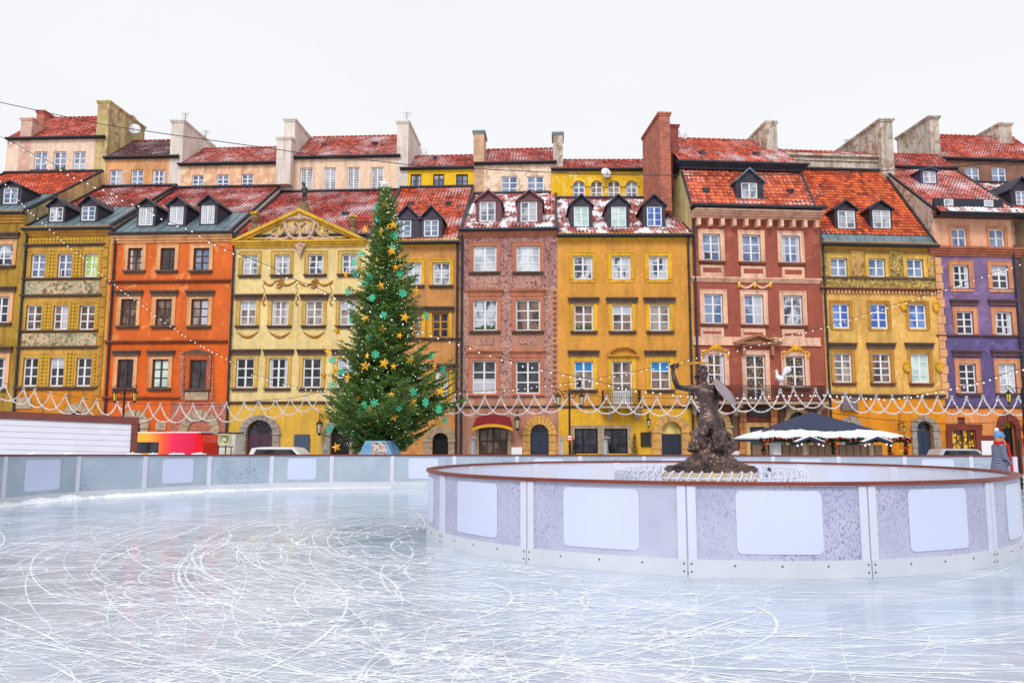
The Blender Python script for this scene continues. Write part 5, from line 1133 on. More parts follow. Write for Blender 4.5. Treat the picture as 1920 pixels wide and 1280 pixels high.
for k in range(64):
    a = 2 * math.pi * k / 64; 
    if h0 is None:
        m = MB(); m.tube([(HR + .10 * math.cos(t_) , 0.055 * math.sin(t_ * 1.0) * 1.2, .96 + .13 * math.sin(t_)) for t_ in [i * math.pi / 10 for i in range(-3, 14)]], .013, 6)
        m.tube([(HR + .095, 0, .9), (HR + .02, 0, .3)], .013, 6); org = ORG.pop(hr); m.v = [(x, y, z - .012) for x, y, z in m.v]; h0 = m.build('hoop', HWM, hr, smooth=True); ORG[hr] = org; hh = h0
    else: hh = h0.copy(); col.objects.link(hh)
    hh.rotation_euler = (0, 0, a)
# ------------------------------------------------------------------ Christmas tree
TY = 38.0; TX = at_y(717, 700, TY).x; TZ = lambda py: at_y(717, py, TY).z
ct = empty('christmas_tree', (TX, TY, GROUND), 'tall fir Christmas tree hung with gold stars and turquoise snowflakes', 'christmas tree')
PPM = (at_y(817, 640, TY).x - at_y(717, 640, TY).x) / 100      # metres per photo pixel
PR = [(345, 3, 3), (370, 12, 14), (400, 22, 24), (440, 30, 32), (480, 38, 36), (520, 56, 46), (545, 58, 72), (580, 60, 62), (610, 66, 80), (650, 84, 78), (680, 104, 104), (700, 98, 104), (740, 98, 138), (762, 104, 158), (790, 88, 112), (815, 86, 74), (838, 74, 54)]
def prof(z):
    pts = [(TZ(y), l * PPM, r_ * PPM) for y, l, r_ in PR]
    for (z1, l1, r1), (z0, l0, r0) in zip(pts[:-1], pts[1:]):
        if z0 <= z <= z1: f = (z - z0) / (z1 - z0); return l0 + (l1 - l0) * f, r0 + (r1 - r0) * f
    return pts[-1][1:] if z < pts[-1][0] else (.05, .05)
ztop = TZ(352); zlow = TZ(838); rr = random.Random(21)
V = []; Fc = []; bm_ = MB(); bm_.tube([(TX, TY, GROUND), (TX, TY, 4), (TX, TY, 9), (TX, TY, ztop)], [.2, .16, .09, .015], 8)
def needles(p, d, L, up):
    n = max(2, int(L / .085)); side = d.cross(Vector((0, 0, 1)));
    side = side.normalized() if side.length > .01 else Vector((1, 0, 0)); nn = side.cross(d)
    for i in range(n):
        q = p + d * (L * (i + rr.random()) / n)
        for s_ in (-1, 1):
            w = rr.uniform(-.5, .5); a = (d * rr.uniform(.5, .9) + side * s_ * rr.uniform(.5, 1) + nn * w).normalized(); b = a.cross(Vector((rr.random() - .5, rr.random() - .5, rr.random() - .5)))
            b = b.normalized() * rr.uniform(.016, .030); l = rr.uniform(.09, .16); k = len(V); V.extend([q - b, q + b, q + a * l + b * .3, q + a * l - b * .3]); Fc.append((k, k + 1, k + 2, k + 3))
nb = 520
for k in range(nb):
    f = (k + rr.random()) / nb; z = zlow + (ztop - zlow) * (1 - (1 - f) ** 1.0) ; z = zlow + (ztop - zlow) * (f ** 1.18)
    az = k * 2.39996 + rr.uniform(-.3, .3); l, r_ = prof(z); cx = math.cos(az); L = (l if cx < 0 else r_); mid = (l + r_) / 2; L = mid + (L - mid) * abs(cx) ** .7; L *= rr.uniform(.62, 1.04) if rr.random() < .8 else rr.uniform(.98, 1.12)
    L *= 1 + .30 * mn.noise((math.cos(az) * 1.6, math.sin(az) * 1.6, z * .9)) * 1.6
    if L < .08: continue
    d0 = Vector((math.cos(az), math.sin(az), 0)); dz0 = -.18 if z < 6 else -.02; rise = rr.uniform(.22, .55) + (.5 if z > ztop - 1.5 else 0); z -= L * (rise + dz0) * .55
    P = [Vector((TX, TY, z)) + d0 * (L * t_) + Vector((0, 0, L * (dz0 * t_ + rise * t_ ** 2))) for t_ in (0, .2, .4, .6, .8, 1)]
    bm_.tube(P, [.035 * (1 - .8 * t_) * (.5 + L / 4) for t_ in (0, .2, .4, .6, .8, 1)], 4, False)
    s_ = .10 * L if L > .6 else .0
    while s_ < L:
        t_ = s_ / L; i = min(4, int(t_ * 5)); q = P[i].lerp(P[i + 1], t_ * 5 - i); dd = (P[i + 1] - P[i]).normalized(); sd_ = Vector((-d0.y, d0.x, 0))
        for sg in (-1, 1):
            tl = min(1.1, (L - s_) * .5 + .18) * rr.uniform(.6, 1.1)
            dv = (dd * .8 + sd_ * sg * rr.uniform(.5, .9) + Vector((0, 0, rr.uniform(-.18, .2)))).normalized(); needles(q, dv, tl, 0)
            if tl > .55 and rr.random() < .6: q2 = q + dv * tl * .45; needles(q2, (dv * .6 + sd_ * sg * .2 + dd * .7 + Vector((0, 0, rr.uniform(-.3, .1)))).normalized(), tl * .5, 0)
        s_ += .135
    needles(P[3], (P[5] - P[3]).normalized(), (P[5] - P[3]).length + .1, 0)
me = bpy.data.meshes.new('crown'); me.from_pydata([(v.x - TX, v.y - TY, v.z - GROUND) for v in V], [], Fc); t = MT('fir needles'); v = t.coord(); gi = t.noise(v, 1.7, 4); g2 = t.noise(v, 26, 3, .7)
c = t.ramp(g2, [(.3, (.035, .085, .022, 1)), (.52, (.10, .21, .035, 1)), (.68, (.26, .40, .06, 1))]); c = t.mix(1.0, c, t.ramp(gi, [(.35, .6), (.65, 1.3)]), 'MULTIPLY'); t.set(Base_Color=c, Roughness=.6); me.materials.append(t.m)
o = bpy.data.objects.new('crown', me); col.objects.link(o); o.parent = ct; print('needles', len(Fc))
bm_.build('trunk', plain('fir bark', (84, 62, 44), .9, 0, .3, 6), ct)
m = MB(); LB = MT('tree light bulb'); LB.set(Base_Color=(.8, 1, .9, 1), Emission_Color=(1, .95, .7, 1), Emission_Strength=1.2)
for k in range(700):
    z = zlow + (ztop - zlow) * rr.random() ** 1.25; az = rr.uniform(0, 2 * math.pi); l, r_ = prof(z); L = (l if math.cos(az) < 0 else r_) * rr.uniform(.55, .98); m.ball((TX + math.cos(az) * L, TY + math.sin(az) * L, z), .02, seg=5, rings=3)
o = m.build('tree_lights', LB.m, ct); o['kind'] = 'stuff'
YS = plain('gold star plastic', (238, 170, 20), .35, .1, .08, 3); TS = plain('turquoise snowflake plastic', (70, 200, 160), .4, 0, .08, 3)
def star_pts(r0, r1, n=5, ph=math.pi / 2): return [((r0 if i % 2 == 0 else r1) * math.cos(ph + math.pi * i / n), (r0 if i % 2 == 0 else r1) * math.sin(ph + math.pi * i / n)) for i in range(2 * n)]
def star_mesh(r0, th=.05):
    m = MB(); P = star_pts(r0, r0 * .42); n = len(P)
    for i in range(n): a, b = P[i], P[(i + 1) % n]; m.face([(a[0], 0, a[1]), (b[0], 0, b[1]), (0, -th, 0)]); m.face([(b[0], 0, b[1]), (a[0], 0, a[1]), (0, th, 0)])
    return m
def flake_mesh(r0):
    m = MB()
    for k in range(6):
        a = R(60 * k + 30); ca, sa = math.cos(a), math.sin(a); m.prism([(-sa * .026, ca * .026), (sa * .026, -ca * .026), (ca * r0 + sa * .018, sa * r0 - ca * .018), (ca * r0 - sa * .018, sa * r0 + ca * .018)], 'y', -.02, .02)
        for q, ln in ((.55, .38),):
            for sg in (-1, 1):
                b = a + sg * .9; x, z = ca * r0 * q, sa * r0 * q; cb, sb = math.cos(b), math.sin(b); l = r0 * ln; m.prism([(x - sb * .015, z + cb * .015), (x + sb * .015, z - cb * .015), (x + cb * l + sb * .015, z + sb * l - cb * .015), (x + cb * l - sb * .015, z + sb * l + cb * .015)], 'y', -.022, .022)
    return m
STARS = [(721,384),(684,430),(701,404),(714,436),(728,425),(737,422),(648,514),(714,536),(734,471),(741,501),(707,487),(685,598),(716,617),(759,595),(749,629),(632,621),(779,545),(769,675),(720,681),(688,667),(685,686),(651,708),(607,704),(614,659),(630,691),(738,687),(815,687),(826,734),(672,744),(693,768),(773,753),(738,781),(692,790),(822,792),(604,767),(631,838),(734,740)]
FLAKES = [(706,390),(708,410),(739,442),(736,465),(677,476),(665,492),(667,513),(695,518),(685,531),(750,514),(755,550),(652,547),(698,558),(719,591),(659,597),(799,592),(694,632),(704,664),(622,675),(641,696),(623,722),(774,735),(683,759),(702,755),(748,763),(798,754),(663,810),(618,804),(833,788),(673,773),(808,667),(830,692),(823,767)]
ORD = ['highest', 'second highest', 'third highest', 'fourth highest', 'fifth highest', 'sixth highest', 'seventh highest', 'eighth highest', 'ninth highest', 'tenth highest'] + ['%dth highest' % i for i in range(11, 20)] + ['20th highest', '21st highest', '22nd highest', '23rd highest'] + ['%dth highest' % i for i in range(24, 31)] + ['31st highest', '32nd highest', '33rd highest'] + ['%dth highest' % i for i in range(34, 41)]
def side(px): return 'left edge' if px < 655 else 'left half' if px < 710 else 'middle' if px < 728 else 'right half' if px < 790 else 'right edge'
def hang(pts, mesh_fn, mat, nm, lab, cat, grp):
    base_ = None
    for i, (px, py) in enumerate(sorted(pts, key=lambda q: q[1])):
        z0 = at_y(px, py, TY).z; l, r_ = prof(z0); dx = (px - 717) * PPM; L = l if dx < 0 else r_; d = math.sqrt(max(.05, (L * .97) ** 2 - dx * dx)) * rr.uniform(.78, .98)
        p = at_y(px, py, TY - max(.2, d))
        if base_ is None: o = mesh_fn().build(nm, mat); base_ = o
        else: o = base_.copy(); col.objects.link(o)
        o.location = p; big = 1.0 if (px, py) not in ((728,425),(741,501),(707,487),(749,629),(688,667),(672,744),(630,691),(734,740),(738,687)) else .7
        o.scale = (big,) * 3; o.rotation_euler = (rr.uniform(-.15, .15), rr.uniform(-.35, .35), rr.choice((0, 0, .3, -.5, 1.0)) + rr.uniform(-.2, .2)); tag(o, '%s %s, on the %s of the tree' % (ORD[i], lab, side(px)), cat, grp)
hang(STARS, lambda: star_mesh(.25), YS, 'star_ornament', 'gold star hanging on the Christmas tree', 'star', 'gold stars on the Christmas tree')
hang(FLAKES, lambda: flake_mesh(.2), TS, 'snowflake_ornament', 'turquoise snowflake hanging on the Christmas tree', 'snowflake', 'turquoise snowflakes on the Christmas tree')
m = star_mesh(.3, .08); o = m.build('tree_top_star', plain('white star', (235, 235, 235), .4, 0, .03)); o.location = at_y(720, 345, TY); o.rotation_euler = (0, .15, .2); tag(o, 'white star on the very tip of the Christmas tree', 'star')
# planter under the tree
P = at_y(702, 850, 35.2); pt = empty('tree_planter', (P.x, P.y, GROUND), 'blue painted sloping planter with a black and white mural under the tree', 'planter'); X0 = at_y(664, 850, 35.2).x; X1 = at_y(741, 850, 35.2).x; ZT = at_y(702, 826, 35.2).z
mu = MT('mural'); v = mu.coord(); n = mu.noise(v, 2.6, 3, .6, 1.6); c = mu.ramp(n, [(.36, (.02, .02, .03, 1)), (.45, (.75, .72, .68, 1)), (.52, (.55, .28, .2, 1)), (.6, (.06, .06, .08, 1)), (.68, (.8, .8, .8, 1))]); mu.set(Base_Color=c, Roughness=.5)
m = MB(); W2 = (X1 - X0) / 2; m.prism([(X0 - .5, GROUND), (X1 + .5, GROUND), (P.x + W2 * .55, ZT), (P.x - W2 * .45, ZT)], 'y', P.y, P.y + 2.2); m.build('box', plain('painted blue board', (110, 165, 205), .5, 0, .35, 1.5), pt)
MB().prism([(P.x - W2 * .2, GROUND + .5), (P.x + W2 * .95, GROUND + .5), (P.x + W2 * .5, ZT - .05), (P.x - W2 * .1, ZT - .05)], 'y', P.y - .03, P.y - .002).build('mural', mu.m, pt)

# ------------------------------------------------------------------ light strings, wires, garlands
CB = plain('black cable', (30, 30, 34), .5, 0, .05); BLB = MT('opal bulb'); BLB.set(Base_Color=(.9, .88, .86, 1), Roughness=.2, Emission_Color=(1, .96, .9, 1), Emission_Strength=.35)
def smooth_path(pts, n=6):
    out = []
    for i in range(len(pts) - 1):
        p0 = pts[max(i - 1, 0)]; p1 = pts[i]; p2 = pts[i + 1]; p3 = pts[min(i + 2, len(pts) - 1)]
        for k in range(n):
            t_ = k / n; out.append(.5 * ((2 * p1) + (p2 - p0) * t_ + (2 * p0 - 5 * p1 + 4 * p2 - p3) * t_ * t_ + (3 * p1 - p0 - 3 * p2 + p3) * t_ ** 3))
    return out + [pts[-1]]
def lights(pix, Y0, Y1, label, sp=.28, name='string_lights'):
    pts = [at_y(x, y, Y0 + (Y1 - Y0) * i / (len(pix) - 1)) for i, (x, y) in enumerate(pix)]; path = smooth_path(pts); rt_ = empty(name, pts[0], label, 'string lights', 'strings of bulbs across the square')
    MB().tube(path, .011, 4).build('cable', CB, rt_); org = ORG[rt_]; tot = sum((b - a).length for a, b in zip(path[:-1], path[1:])); nbulb = min(98, int(tot / sp)); stp_ = tot / nbulb; acc = 0; nxt = stp_ / 2; b0 = None
    for a, b in zip(path[:-1], path[1:]):
        L = (b - a).length
        while nxt <= acc + L:
            p = a.lerp(b, (nxt - acc) / L) - Vector((0, 0, .075))
            if b0 is None:
                m = MB().ball((0, 0, 0), .037, seg=7, rings=5); b0 = bpy.data.objects.new('bulb', None); me_ = bpy.data.meshes.new('bulb'); me_.from_pydata(m.v, [], m.f); me_.materials.append(BLB.m); me_.polygons.foreach_set('use_smooth', [True] * len(me_.polygons)); bpy.data.objects.remove(b0); b0 = me_
            o = bpy.data.objects.new('bulb', b0); col.objects.link(o); o.parent = rt_; o.location = p - org + Vector((0, rr.uniform(-.02, .02), rr.uniform(-.03, .02))); nxt += stp_ * rr.choice((.75, 1, 1.25, 1))
        acc += L
A = [(-30,244),(2,257),(35,273),(62,289),(92,303),(129,325),(155,337),(182,350),(209,359),(233,375),(265,385),(309,412),(357,430),(403,457),(442,474),(475,487),(512,502),(536,517),(585,536),(614,549),(648,566),(689,579),(721,592),(784,617),(819,630),(859,643),(898,657),(955,676),(1002,688),(1048,699),(1100,709.5),(1155,722.5),(1204,731),(1299,741)]
lights(A, 33, 33, 'bulb string falling from the top left corner and crossing in front of the tree', .4)
lights([(1299,741),(1391,743),(1470,739),(1549,738),(1635,745),(1699,742),(1747,734),(1794,725),(1841,714),(1897,696),(1930,685)], 33, 33, 'bulb string running low behind the statue and rising to the right edge', .26)
B = [(-20,330),(10,343),(36,374),(59,398),(82,417),(113,446),(134,464),(155,480),(175,499),(205,524),(223,538),(246,556),(267,569),(291,590),(318,608),(350,630),(386,651),(424,670),(458,694),(498,708),(539,721),(573,728),(620,731),(700,738)]
lights(B, 43, 43, 'bulb string falling across the orange and pale yellow houses to behind the tree', .3)
lights([(700,738),(780,738),(860,736),(898,733),(970,728),(1013,722),(1048,719),(1091,714),(1140,705),(1178,699),(1221,689),(1264,683),(1305,669),(1378,656),(1412,647),(1449,638),(1477,627),(1517,619),(1552,610),(1587,600),(1653,578),(1692,567),(1730,555),(1758,544),(1791,536),(1839,518),(1874,508),(1898,500),(1930,486)], 43, 43, 'bulb string rising from behind the tree up to the right edge by the purple house', .32)
def wire(pix, Y, r_, label):
    pts = [at_y(x, y, Y) for x, y in pix]; thing(MB().tube(smooth_path(pts), r_, 5), 'overhead_cable', CB, label, 'cable', 'bare overhead cables', base=pts[0])
wire([(-20,187),(0,192),(64,206),(180,231),(274,246),(438,269),(525,281),(607,294),(695,301),(787,311),(900,317),(1045,324),(1120,327),(1320,329),(1560,325.5),(1645,321),(1799,312),(1930,299)], 36, .02, 'thin black cable hanging across the roofs from upper left to right')
wire([(1470,757),(1560,774),(1654,786),(1785,794),(1930,788)], 36, .014, 'thin black cable leading from the market stall to the right edge')
TINS = MT('white tinsel'); TINS.set(Base_Color=(.80, .78, .80, 1), Roughness=.4); GY = 44.0
def garland(peaks, label, sag=33):
    pk = [at_y(x, y, GY) for x, y in peaks]; g = empty('tinsel_garland', pk[0], label, 'garland', 'white tinsel garlands strung before the houses'); MB().tube(smooth_path(pk, 2), .012, 4).build('wire', CB, g)
    pairs = [(i, i + 2) for i in range(len(pk) - 2)] + [(0, 1), (len(pk) - 2, len(pk) - 1)]
    for a, b in pairs:
        m = MB(); A_, B_ = pk[a], pk[b]; L = (B_ - A_).length; s_ = sag / 34.1 * min(1.0, L / 1.7) * rr.uniform(.92, 1.08); n = max(8, int(L * 9))
        path = []
        for i in range(n + 1): t_ = i / n; path.append(A_.lerp(B_, t_) + Vector((0, rr.uniform(-.02, .02), -s_ * (1 - abs(2 * t_ - 1) ** 2.4))))
        m.tube(path, .02, 5)
        for p, q in zip(path[:-1], path[1:]):
            for k in range(int((q - p).length * 70)):
                c_ = p.lerp(q, rr.random()); d = Vector((rr.gauss(0, 1), rr.gauss(0, 1), rr.gauss(0, 1))).normalized() * rr.uniform(.035, .07); e = d.cross(Vector((rr.random(), rr.random(), rr.random()))).normalized() * .012; m.face([c_ - d - e, c_ - d + e, c_ + d + e, c_ + d - e])
        m.build('swag', TINS.m, g)
    for p in pk: 
        m = MB()
        for k in range(26): d = Vector((rr.gauss(0, 1), rr.gauss(0, 1), rr.gauss(0, 1.4))).normalized() * rr.uniform(.05, .12); e = d.cross(Vector((.3, .5, .7))).normalized() * .014; m.face([p - d - e, p - d + e, p + d + e, p + d - e])
        m.build('tuft', TINS.m, g)
garland([(-22,712),(9,718),(44.5,729),(65,731),(95,737),(122,741),(156,747),(181,750),(220,755)], 'tinsel garland before the mustard house at the far left')
garland([(220,755),(240,756),(278,758),(301,758),(338,758.5),(362,758),(398,758),(424.6,756),(458,754),(485,751)], 'tinsel garland before the ground floor of the orange house')
garland([(485,751),(517,748),(544.5,746),(573,741),(601,735),(640,733),(680,736),(715,738),(750,741)], 'tinsel garland before the pale yellow house, running behind the tree')
garland([(750,741),(790,744),(825,745),(852,745),(876,744),(908.5,743),(939,744),(972,744),(1002,743),(1036.5,743),(1067,738)], 'tinsel garland from behind the tree past the dusty pink house')
garland([(1067,738),(1101,740.5),(1137.6,744),(1170,745),(1204.7,745.6),(1231.6,746),(1269,746),(1296,744)], 'tinsel garland before the golden yellow house with the small balcony')
garland([(1296,744),(1330,743),(1362,742),(1395,740.6),(1430,736),(1463,731.6),(1487.5,728),(1529,731),(1552,733),(1585,738)], 'tinsel garland before the long balcony of the brick red house')
garland([(1585,738),(1614,739),(1642.5,742.5),(1672.5,743),(1701,745),(1728,745),(1757,745),(1784.5,745),(1812,745),(1843,743),(1871,745),(1909,744),(1940,742)], 'tinsel garland before the yellow and purple houses at the right')

# ------------------------------------------------------------------ street lamps and hanging lanterns
AMB = plain('amber lantern glass', (220, 190, 60), .3, 0, .1); FRG = plain('frosted lantern glass', (196, 190, 150), .3, 0, .1)
def lantern(m, g, x, y, z, s):               # z = top of the lantern
    prof = [(0, 0), (.03, -.02), (.05, -.10), (.16, -.18), (.17, -.22)]; m.lathe([(r_ * s, q * s) for r_, q in prof], (x, y, z), 6)
    for k in range(6): a = math.pi * k / 3; m.tube([(x + .14 * s * math.cos(a), y + .14 * s * math.sin(a), z - .22 * s), (x + .085 * s * math.cos(a), y + .085 * s * math.sin(a), z - .62 * s)], .012 * s, 4)
    m.lathe([(.1 * s, -.62 * s), (.09 * s, -.66 * s), (.03 * s, -.72 * s), (0, -.76 * s)], (x, y, z), 6); g.lathe([(.125 * s, -.22 * s), (.075 * s, -.62 * s)], (x, y, z), 6)
def street_lamp(px, ytop, Y, dxs, ylan, label, gl):
    P = at_y(px, 800, Y); x = P.x; rt_ = empty('street_lamp', (x, Y, GROUND), label, 'street lamp', 'black double lantern street lamps'); zt = at_y(px, ytop, Y).z; ppm = Y / FPX * 1.03; m = MB()
    m.lathe([(.16, 0), (.16, .5), (.1, .6), (.12, .7), (.065, .9), (.06, 1.8), (.08, 1.85), (.055, 1.95), (.045, zt - GROUND - .3), (.07, zt - GROUND - .25), (.03, zt - GROUND), (0, zt - GROUND + .1)], (x, Y, GROUND), 10)
    zl = at_y(px, ylan, Y).z
    m.build('post', IRON, rt_); m = MB(); lm = []
    for dx in dxs:
        X = x + dx * ppm; sg = 1 if dx > 0 else -1; q = [(x, Y, zl - .1), (x + sg * .2, Y, zl - .25), (x + (X - x) * .6, Y, zl - .05), (x + (X - x) * .85, Y, zl + .15), (X, Y, zl + .22), (X + sg * .1, Y, zl + .15), (X + sg * .06, Y, zl + .05), (X, Y, zl + .02)]; m.tube([tuple(v_) for v_ in smooth_path([Vector(k) for k in q], 3)], .022, 5)
        m.tube([(x + sg * .1, Y, zl + .1 + .0), (x + (X - x) * .5, Y, zl + .12)], .02, 5)
        for t_ in (.3, .55): m.tube([(x + (X - x) * t_ + .09 * math.cos(a), Y, zl + .02 + .09 * math.sin(a)) for a in [i * .6 for i in range(9)]], .012, 4)
    m.build('arms', IRON, rt_)
    for dx in dxs:
        X = x + dx * ppm; a, g = MB(), MB(); lantern(a, g, X, Y, zl + .04, 1.0); l_ = a.build('lantern', IRON, rt_); g.build('lantern_glass', gl, l_)
street_lamp(230, 727, 40, (-18, 20), 730, 'double lantern street lamp with yellow glass in front of the orange house', AMB)
street_lamp(1068, 730, 40, (-20, 22), 737, 'double lantern street lamp between the pink and golden houses', FRG)
street_lamp(1921, 728, 40, (-23, 22), 731, 'street lamp with yellow glass at the right edge', AMB)
def wall_lantern(fr, px, py, label, s=.9, nm='wall_lantern'):
    sx, z = fr.hit(px, py, -.7); p = fr.P + fr.u * sx - fr.n * .7; q = fr.P + fr.u * sx; rt_ = empty(nm, (q.x, q.y, z), label, 'lantern'); a, g = MB(), MB(); lantern(a, g, p.x, p.y, z + .3 * s, s); a.tube([(q.x, q.y, z + .4 * s), (p.x, p.y, z + .55 * s), (p.x, p.y, z + .3 * s)], .03, 5).tube([(q.x, q.y, z - .1), ((p.x + q.x) / 2, (p.y + q.y) / 2, z + .45 * s)], .02, 4); l_ = a.build('lantern', IRON, rt_); g.build('lantern_glass', FRG, l_)
wall_lantern(F0, 599, 798, 'large dark hanging lantern on the pale yellow house beside the tree', 1.4); wall_lantern(F6, 1216, 790, 'black lantern on the golden house left of its arched door'); wall_lantern(F7, 1695, 803, 'small lantern left of the grey stone arch on the yellow house', .7); wall_lantern(F0, 970, 790, 'carved lantern bracket between red awning and arched door of the pink house', 1.3)

# pigeons on the ledges of the red house
PG = plain('pigeon grey', (52, 52, 62), .7, 0, .2)
def pigeon(fr, px, py, d, label, flip=1):
    sx, z = fr.hit(px, py, -d); p = fr.P + fr.u * sx - fr.n * d; m = MB(); u = fr.u * flip; rt_ = Matrix.Rotation(R(-25 * flip), 3, 'Y'); m.ball(p + Vector((0, 0, .12)), .15, .08, .085, rot=rt_); m.ball(p + u * .11 + Vector((0, 0, .22)), .05); m.tube([p - u * .1 + Vector((0, 0, .1)), p - u * .27 + Vector((0, 0, .04))], [.06, .025], 5); m.tube([p + u * .14 + Vector((0, 0, .22)), p + u * .19 + Vector((0, 0, .21))], [.015, .004], 4); m.tube([p, p + Vector((0, 0, .08))], .015, 4); thing(m, 'pigeon', PG, label, 'pigeon', 'pigeons on the house ledges', smooth=True)
for i, (px, py) in enumerate(((1347, 520), (1387, 521), (1399, 522), (1461, 525), (1479, 526), (1498, 527))): pigeon(F7, px, py, .1, ['leftmost', 'second from left', 'third from left', 'fourth from left', 'fifth from left', 'rightmost'][i] + ' grey pigeon on the pale ledge of the brick red house', 1 if i % 2 else -1)
pigeon(F7, 1546, 520, .08, 'pigeon on the dark ledge below the painted top storey'); pigeon(F0, 964, 543, .15, 'left pigeon on the window hood of the pink house', -1); pigeon(F0, 996, 543, .15, 'right pigeon on the window hood of the pink house')

# rooster figure on the balcony
p = F7.P + F7.u * F7.hit(1466, 722, -1.0)[0] - F7.n * 1.0; z = F7.hit(1466, 722, -1.0)[1]; p.z = z; ro = empty('rooster_figure', (p.x, p.y, z), 'white rooster figure with a plumed tail standing on the balcony rail', 'rooster figure'); m = MB()
RW = plain('white enamel', (226, 228, 240), .4, 0, .05)
m.ball(p + Vector((-.1, 0, .42)), .26, .15, .18, rot=Matrix.Rotation(.5, 3, 'Y')); chain(m, [p + Vector((-.24, 0, .5)), p + Vector((-.28, 0, .78))], [.13, .08]); m.ball(p + Vector((-.29, 0, .86)), .09); m.tube([p + Vector((-.36, 0, .86)), p + Vector((-.45, 0, .84))], [.03, .005], 5)
for k in range(5):
    a = .3 + k * .33; m.tube([p + Vector((.05, 0, .42)) + Vector((.27 * (1 - math.cos(t_)) * math.cos(a - .4) + .03 * t_, 0, .48 * math.sin(t_ * .9) * (1.45 - k * .2))) for t_ in (0, .5, 1, 1.5, 2.0, 2.5)], [.05, .08, .09, .09, .07, .02], 6)
m.tube([p + Vector((-.1, 0, 0)), p + Vector((-.1, 0, .3))], .03, 5).tube([p + Vector((.02, 0, 0)), p + Vector((.0, 0, .3))], .03, 5); m.build('body', RW, ro, smooth=True); MB().ball(p + Vector((-.28, 0, .97)), .07, .03, .06).ball(p + Vector((-.35, 0, .76)), .03, .02, .06).build('comb', plain('rust comb', (190, 110, 60), .5), ro)

# ------------------------------------------------------------------ hut, van, speaker box, cars
BRN = plain('brown timber trim', (112, 52, 44), .5, 0, .15, 3); CLP = plain('white clapboard', (216, 216, 230), .45, 0, .05, 2)
a = at_y(-260, 800, 25.5); b = at_y(258, 800, 27.5); zA = at_y(-260, 758, 25.5).z; zB = at_y(258, 782, 27.5).z; d = (b - a); d.z = 0; L = d.length; d /= L; n = Vector((b.x - CAM.x - .9, b.y - CAM.y, 0)).normalized()
hu = empty('site_hut', (b.x, b.y, GROUND), 'white clapboard hut with brown trim behind the rink barrier at the left', 'hut'); HB = Vector((b.x, b.y, 0))
def hq(m, s0, s1, f0, f1, off0, off1):           # f = fraction of the sloping height, s = metres from the right corner
    P = [HB - d * s1 + n * off0, HB - d * s0 + n * off0, HB - d * s0 + n * off1, HB - d * s1 + n * off1]; T = [zB + (zA - zB) * s_ / L for s_ in (s1, s0, s0, s1)]; n0 = len(m.v)
    for f in (f0, f1): m.v += [(q.x, q.y, GROUND + (t_ - GROUND) * f) for q, t_ in zip(P, T)]
    for f in ((0, 3, 2, 1), (4, 5, 6, 7), (0, 1, 5, 4), (1, 2, 6, 5), (2, 3, 7, 6), (3, 0, 4, 7)): m.f.append(tuple(n0 + i for i in f)); m.mi.append(0)
m = MB(); hq(m, .02, L, 0, .985, .03, 3.0); m.build('walls', CLP, hu); m = MB(); NB_ = 14
for k in range(NB_): hq(m, .21, L - .02, k / NB_ * .915, (k + .93) / NB_ * .915, .0, .03)
m.build('clapboards', CLP, hu); m = MB(); hq(m, -.05, L + .05, .92, 1.0, -.06, 3.1); m.build('roof_fascia', BRN, hu); m = MB(); hq(m, -.02, .2, 0, .919, -.04, .1); m.build('corner_board', BRN, hu)

def ribbon_tex(name, cols_, axis=0, rough=.3):
    t = MT(name); v = t.coord('Generated'); sp = t.N('SeparateXYZ', i_Vector=v); t.set(Base_Color=t.ramp(sp.outputs[axis], [(p, c4(c)) for p, c in cols_]), Roughness=rough); t.b.inputs['Coat Weight'].default_value = .3; return t.m
VY = 36.0; x1 = at_y(382, 830, VY).x; x0 = x1 - 5.6; zt = at_y(330, 812, VY).z + .02; va = empty('delivery_van', ((x0 + x1) / 2, VY + 1, GROUND), 'red and orange van parked behind the white hut', 'van')
m = MB(); z0 = GROUND + .35
prof = [(x0, z0), (x1 - .05, z0), (x1, z0 + .5), (x1 - .02, zt - .45), (x1 - .16, zt - .08), (x1 - .45, zt), (x0 + 1.3, zt), (x0 + .9, zt - .1), (x0 + .25, zt - 1.1), (x0, zt - 1.3)]
m.prism(prof, 'y', VY + .06, VY + 1.9); m.prism([(x, z0 + (z - z0) * .97) for x, z in prof], 'y', VY, VY + 1.96)
m.build('body', ribbon_tex('van livery yellow to red', [(.0, (245, 200, 80)), (.52, (250, 180, 60)), (.66, (245, 90, 50)), (.74, (235, 40, 90)), (.92, (225, 20, 70)), (.94, (230, 10, 20)), (1, (230, 10, 20))]), va)
m = MB(); xa = at_y(298, 830, VY).x; m.prism([(xa - 2.1, zt - .92), (xa, zt - .92), (xa, zt - .42), (xa - 2.0, zt - .42)], 'y', VY - .012, VY + .02); m.build('window', PANES['dark'], va)
MB().box(x0 + 1.3, x1 - .2, VY + .1, VY + 1.86, zt, zt + .045).build('snow_on_roof', SNOW, va)
for X in (x0 + 1, x1 - 1.1):
    for Y in (VY - .01, VY + 1.76): w_ = MB().tube([(X, Y, GROUND + .34), (X, Y + .22, GROUND + .34)], .34, 18).build('wheel', plain('tyre rubber', (28, 28, 30), .8), va)
KY = 33.0; P = at_y(425, 850, KY); x0, x1 = at_y(411, 830, KY).x, at_y(441, 830, KY).x; zt = at_y(425, 810, KY).z; kb = empty('equipment_box', ((x0 + x1) / 2, KY + .4, GROUND), 'off white equipment cabinet with dark lid behind the barrier', 'cabinet')
MB().box(x0, x1, KY, KY + .8, GROUND, zt - .05).build('cabinet', plain('cream metal', (206, 200, 188), .5), kb); MB().box(x0 - .04, x1 + .04, KY - .05, KY + .85, zt - .05, zt).build('lid', GUT, kb)
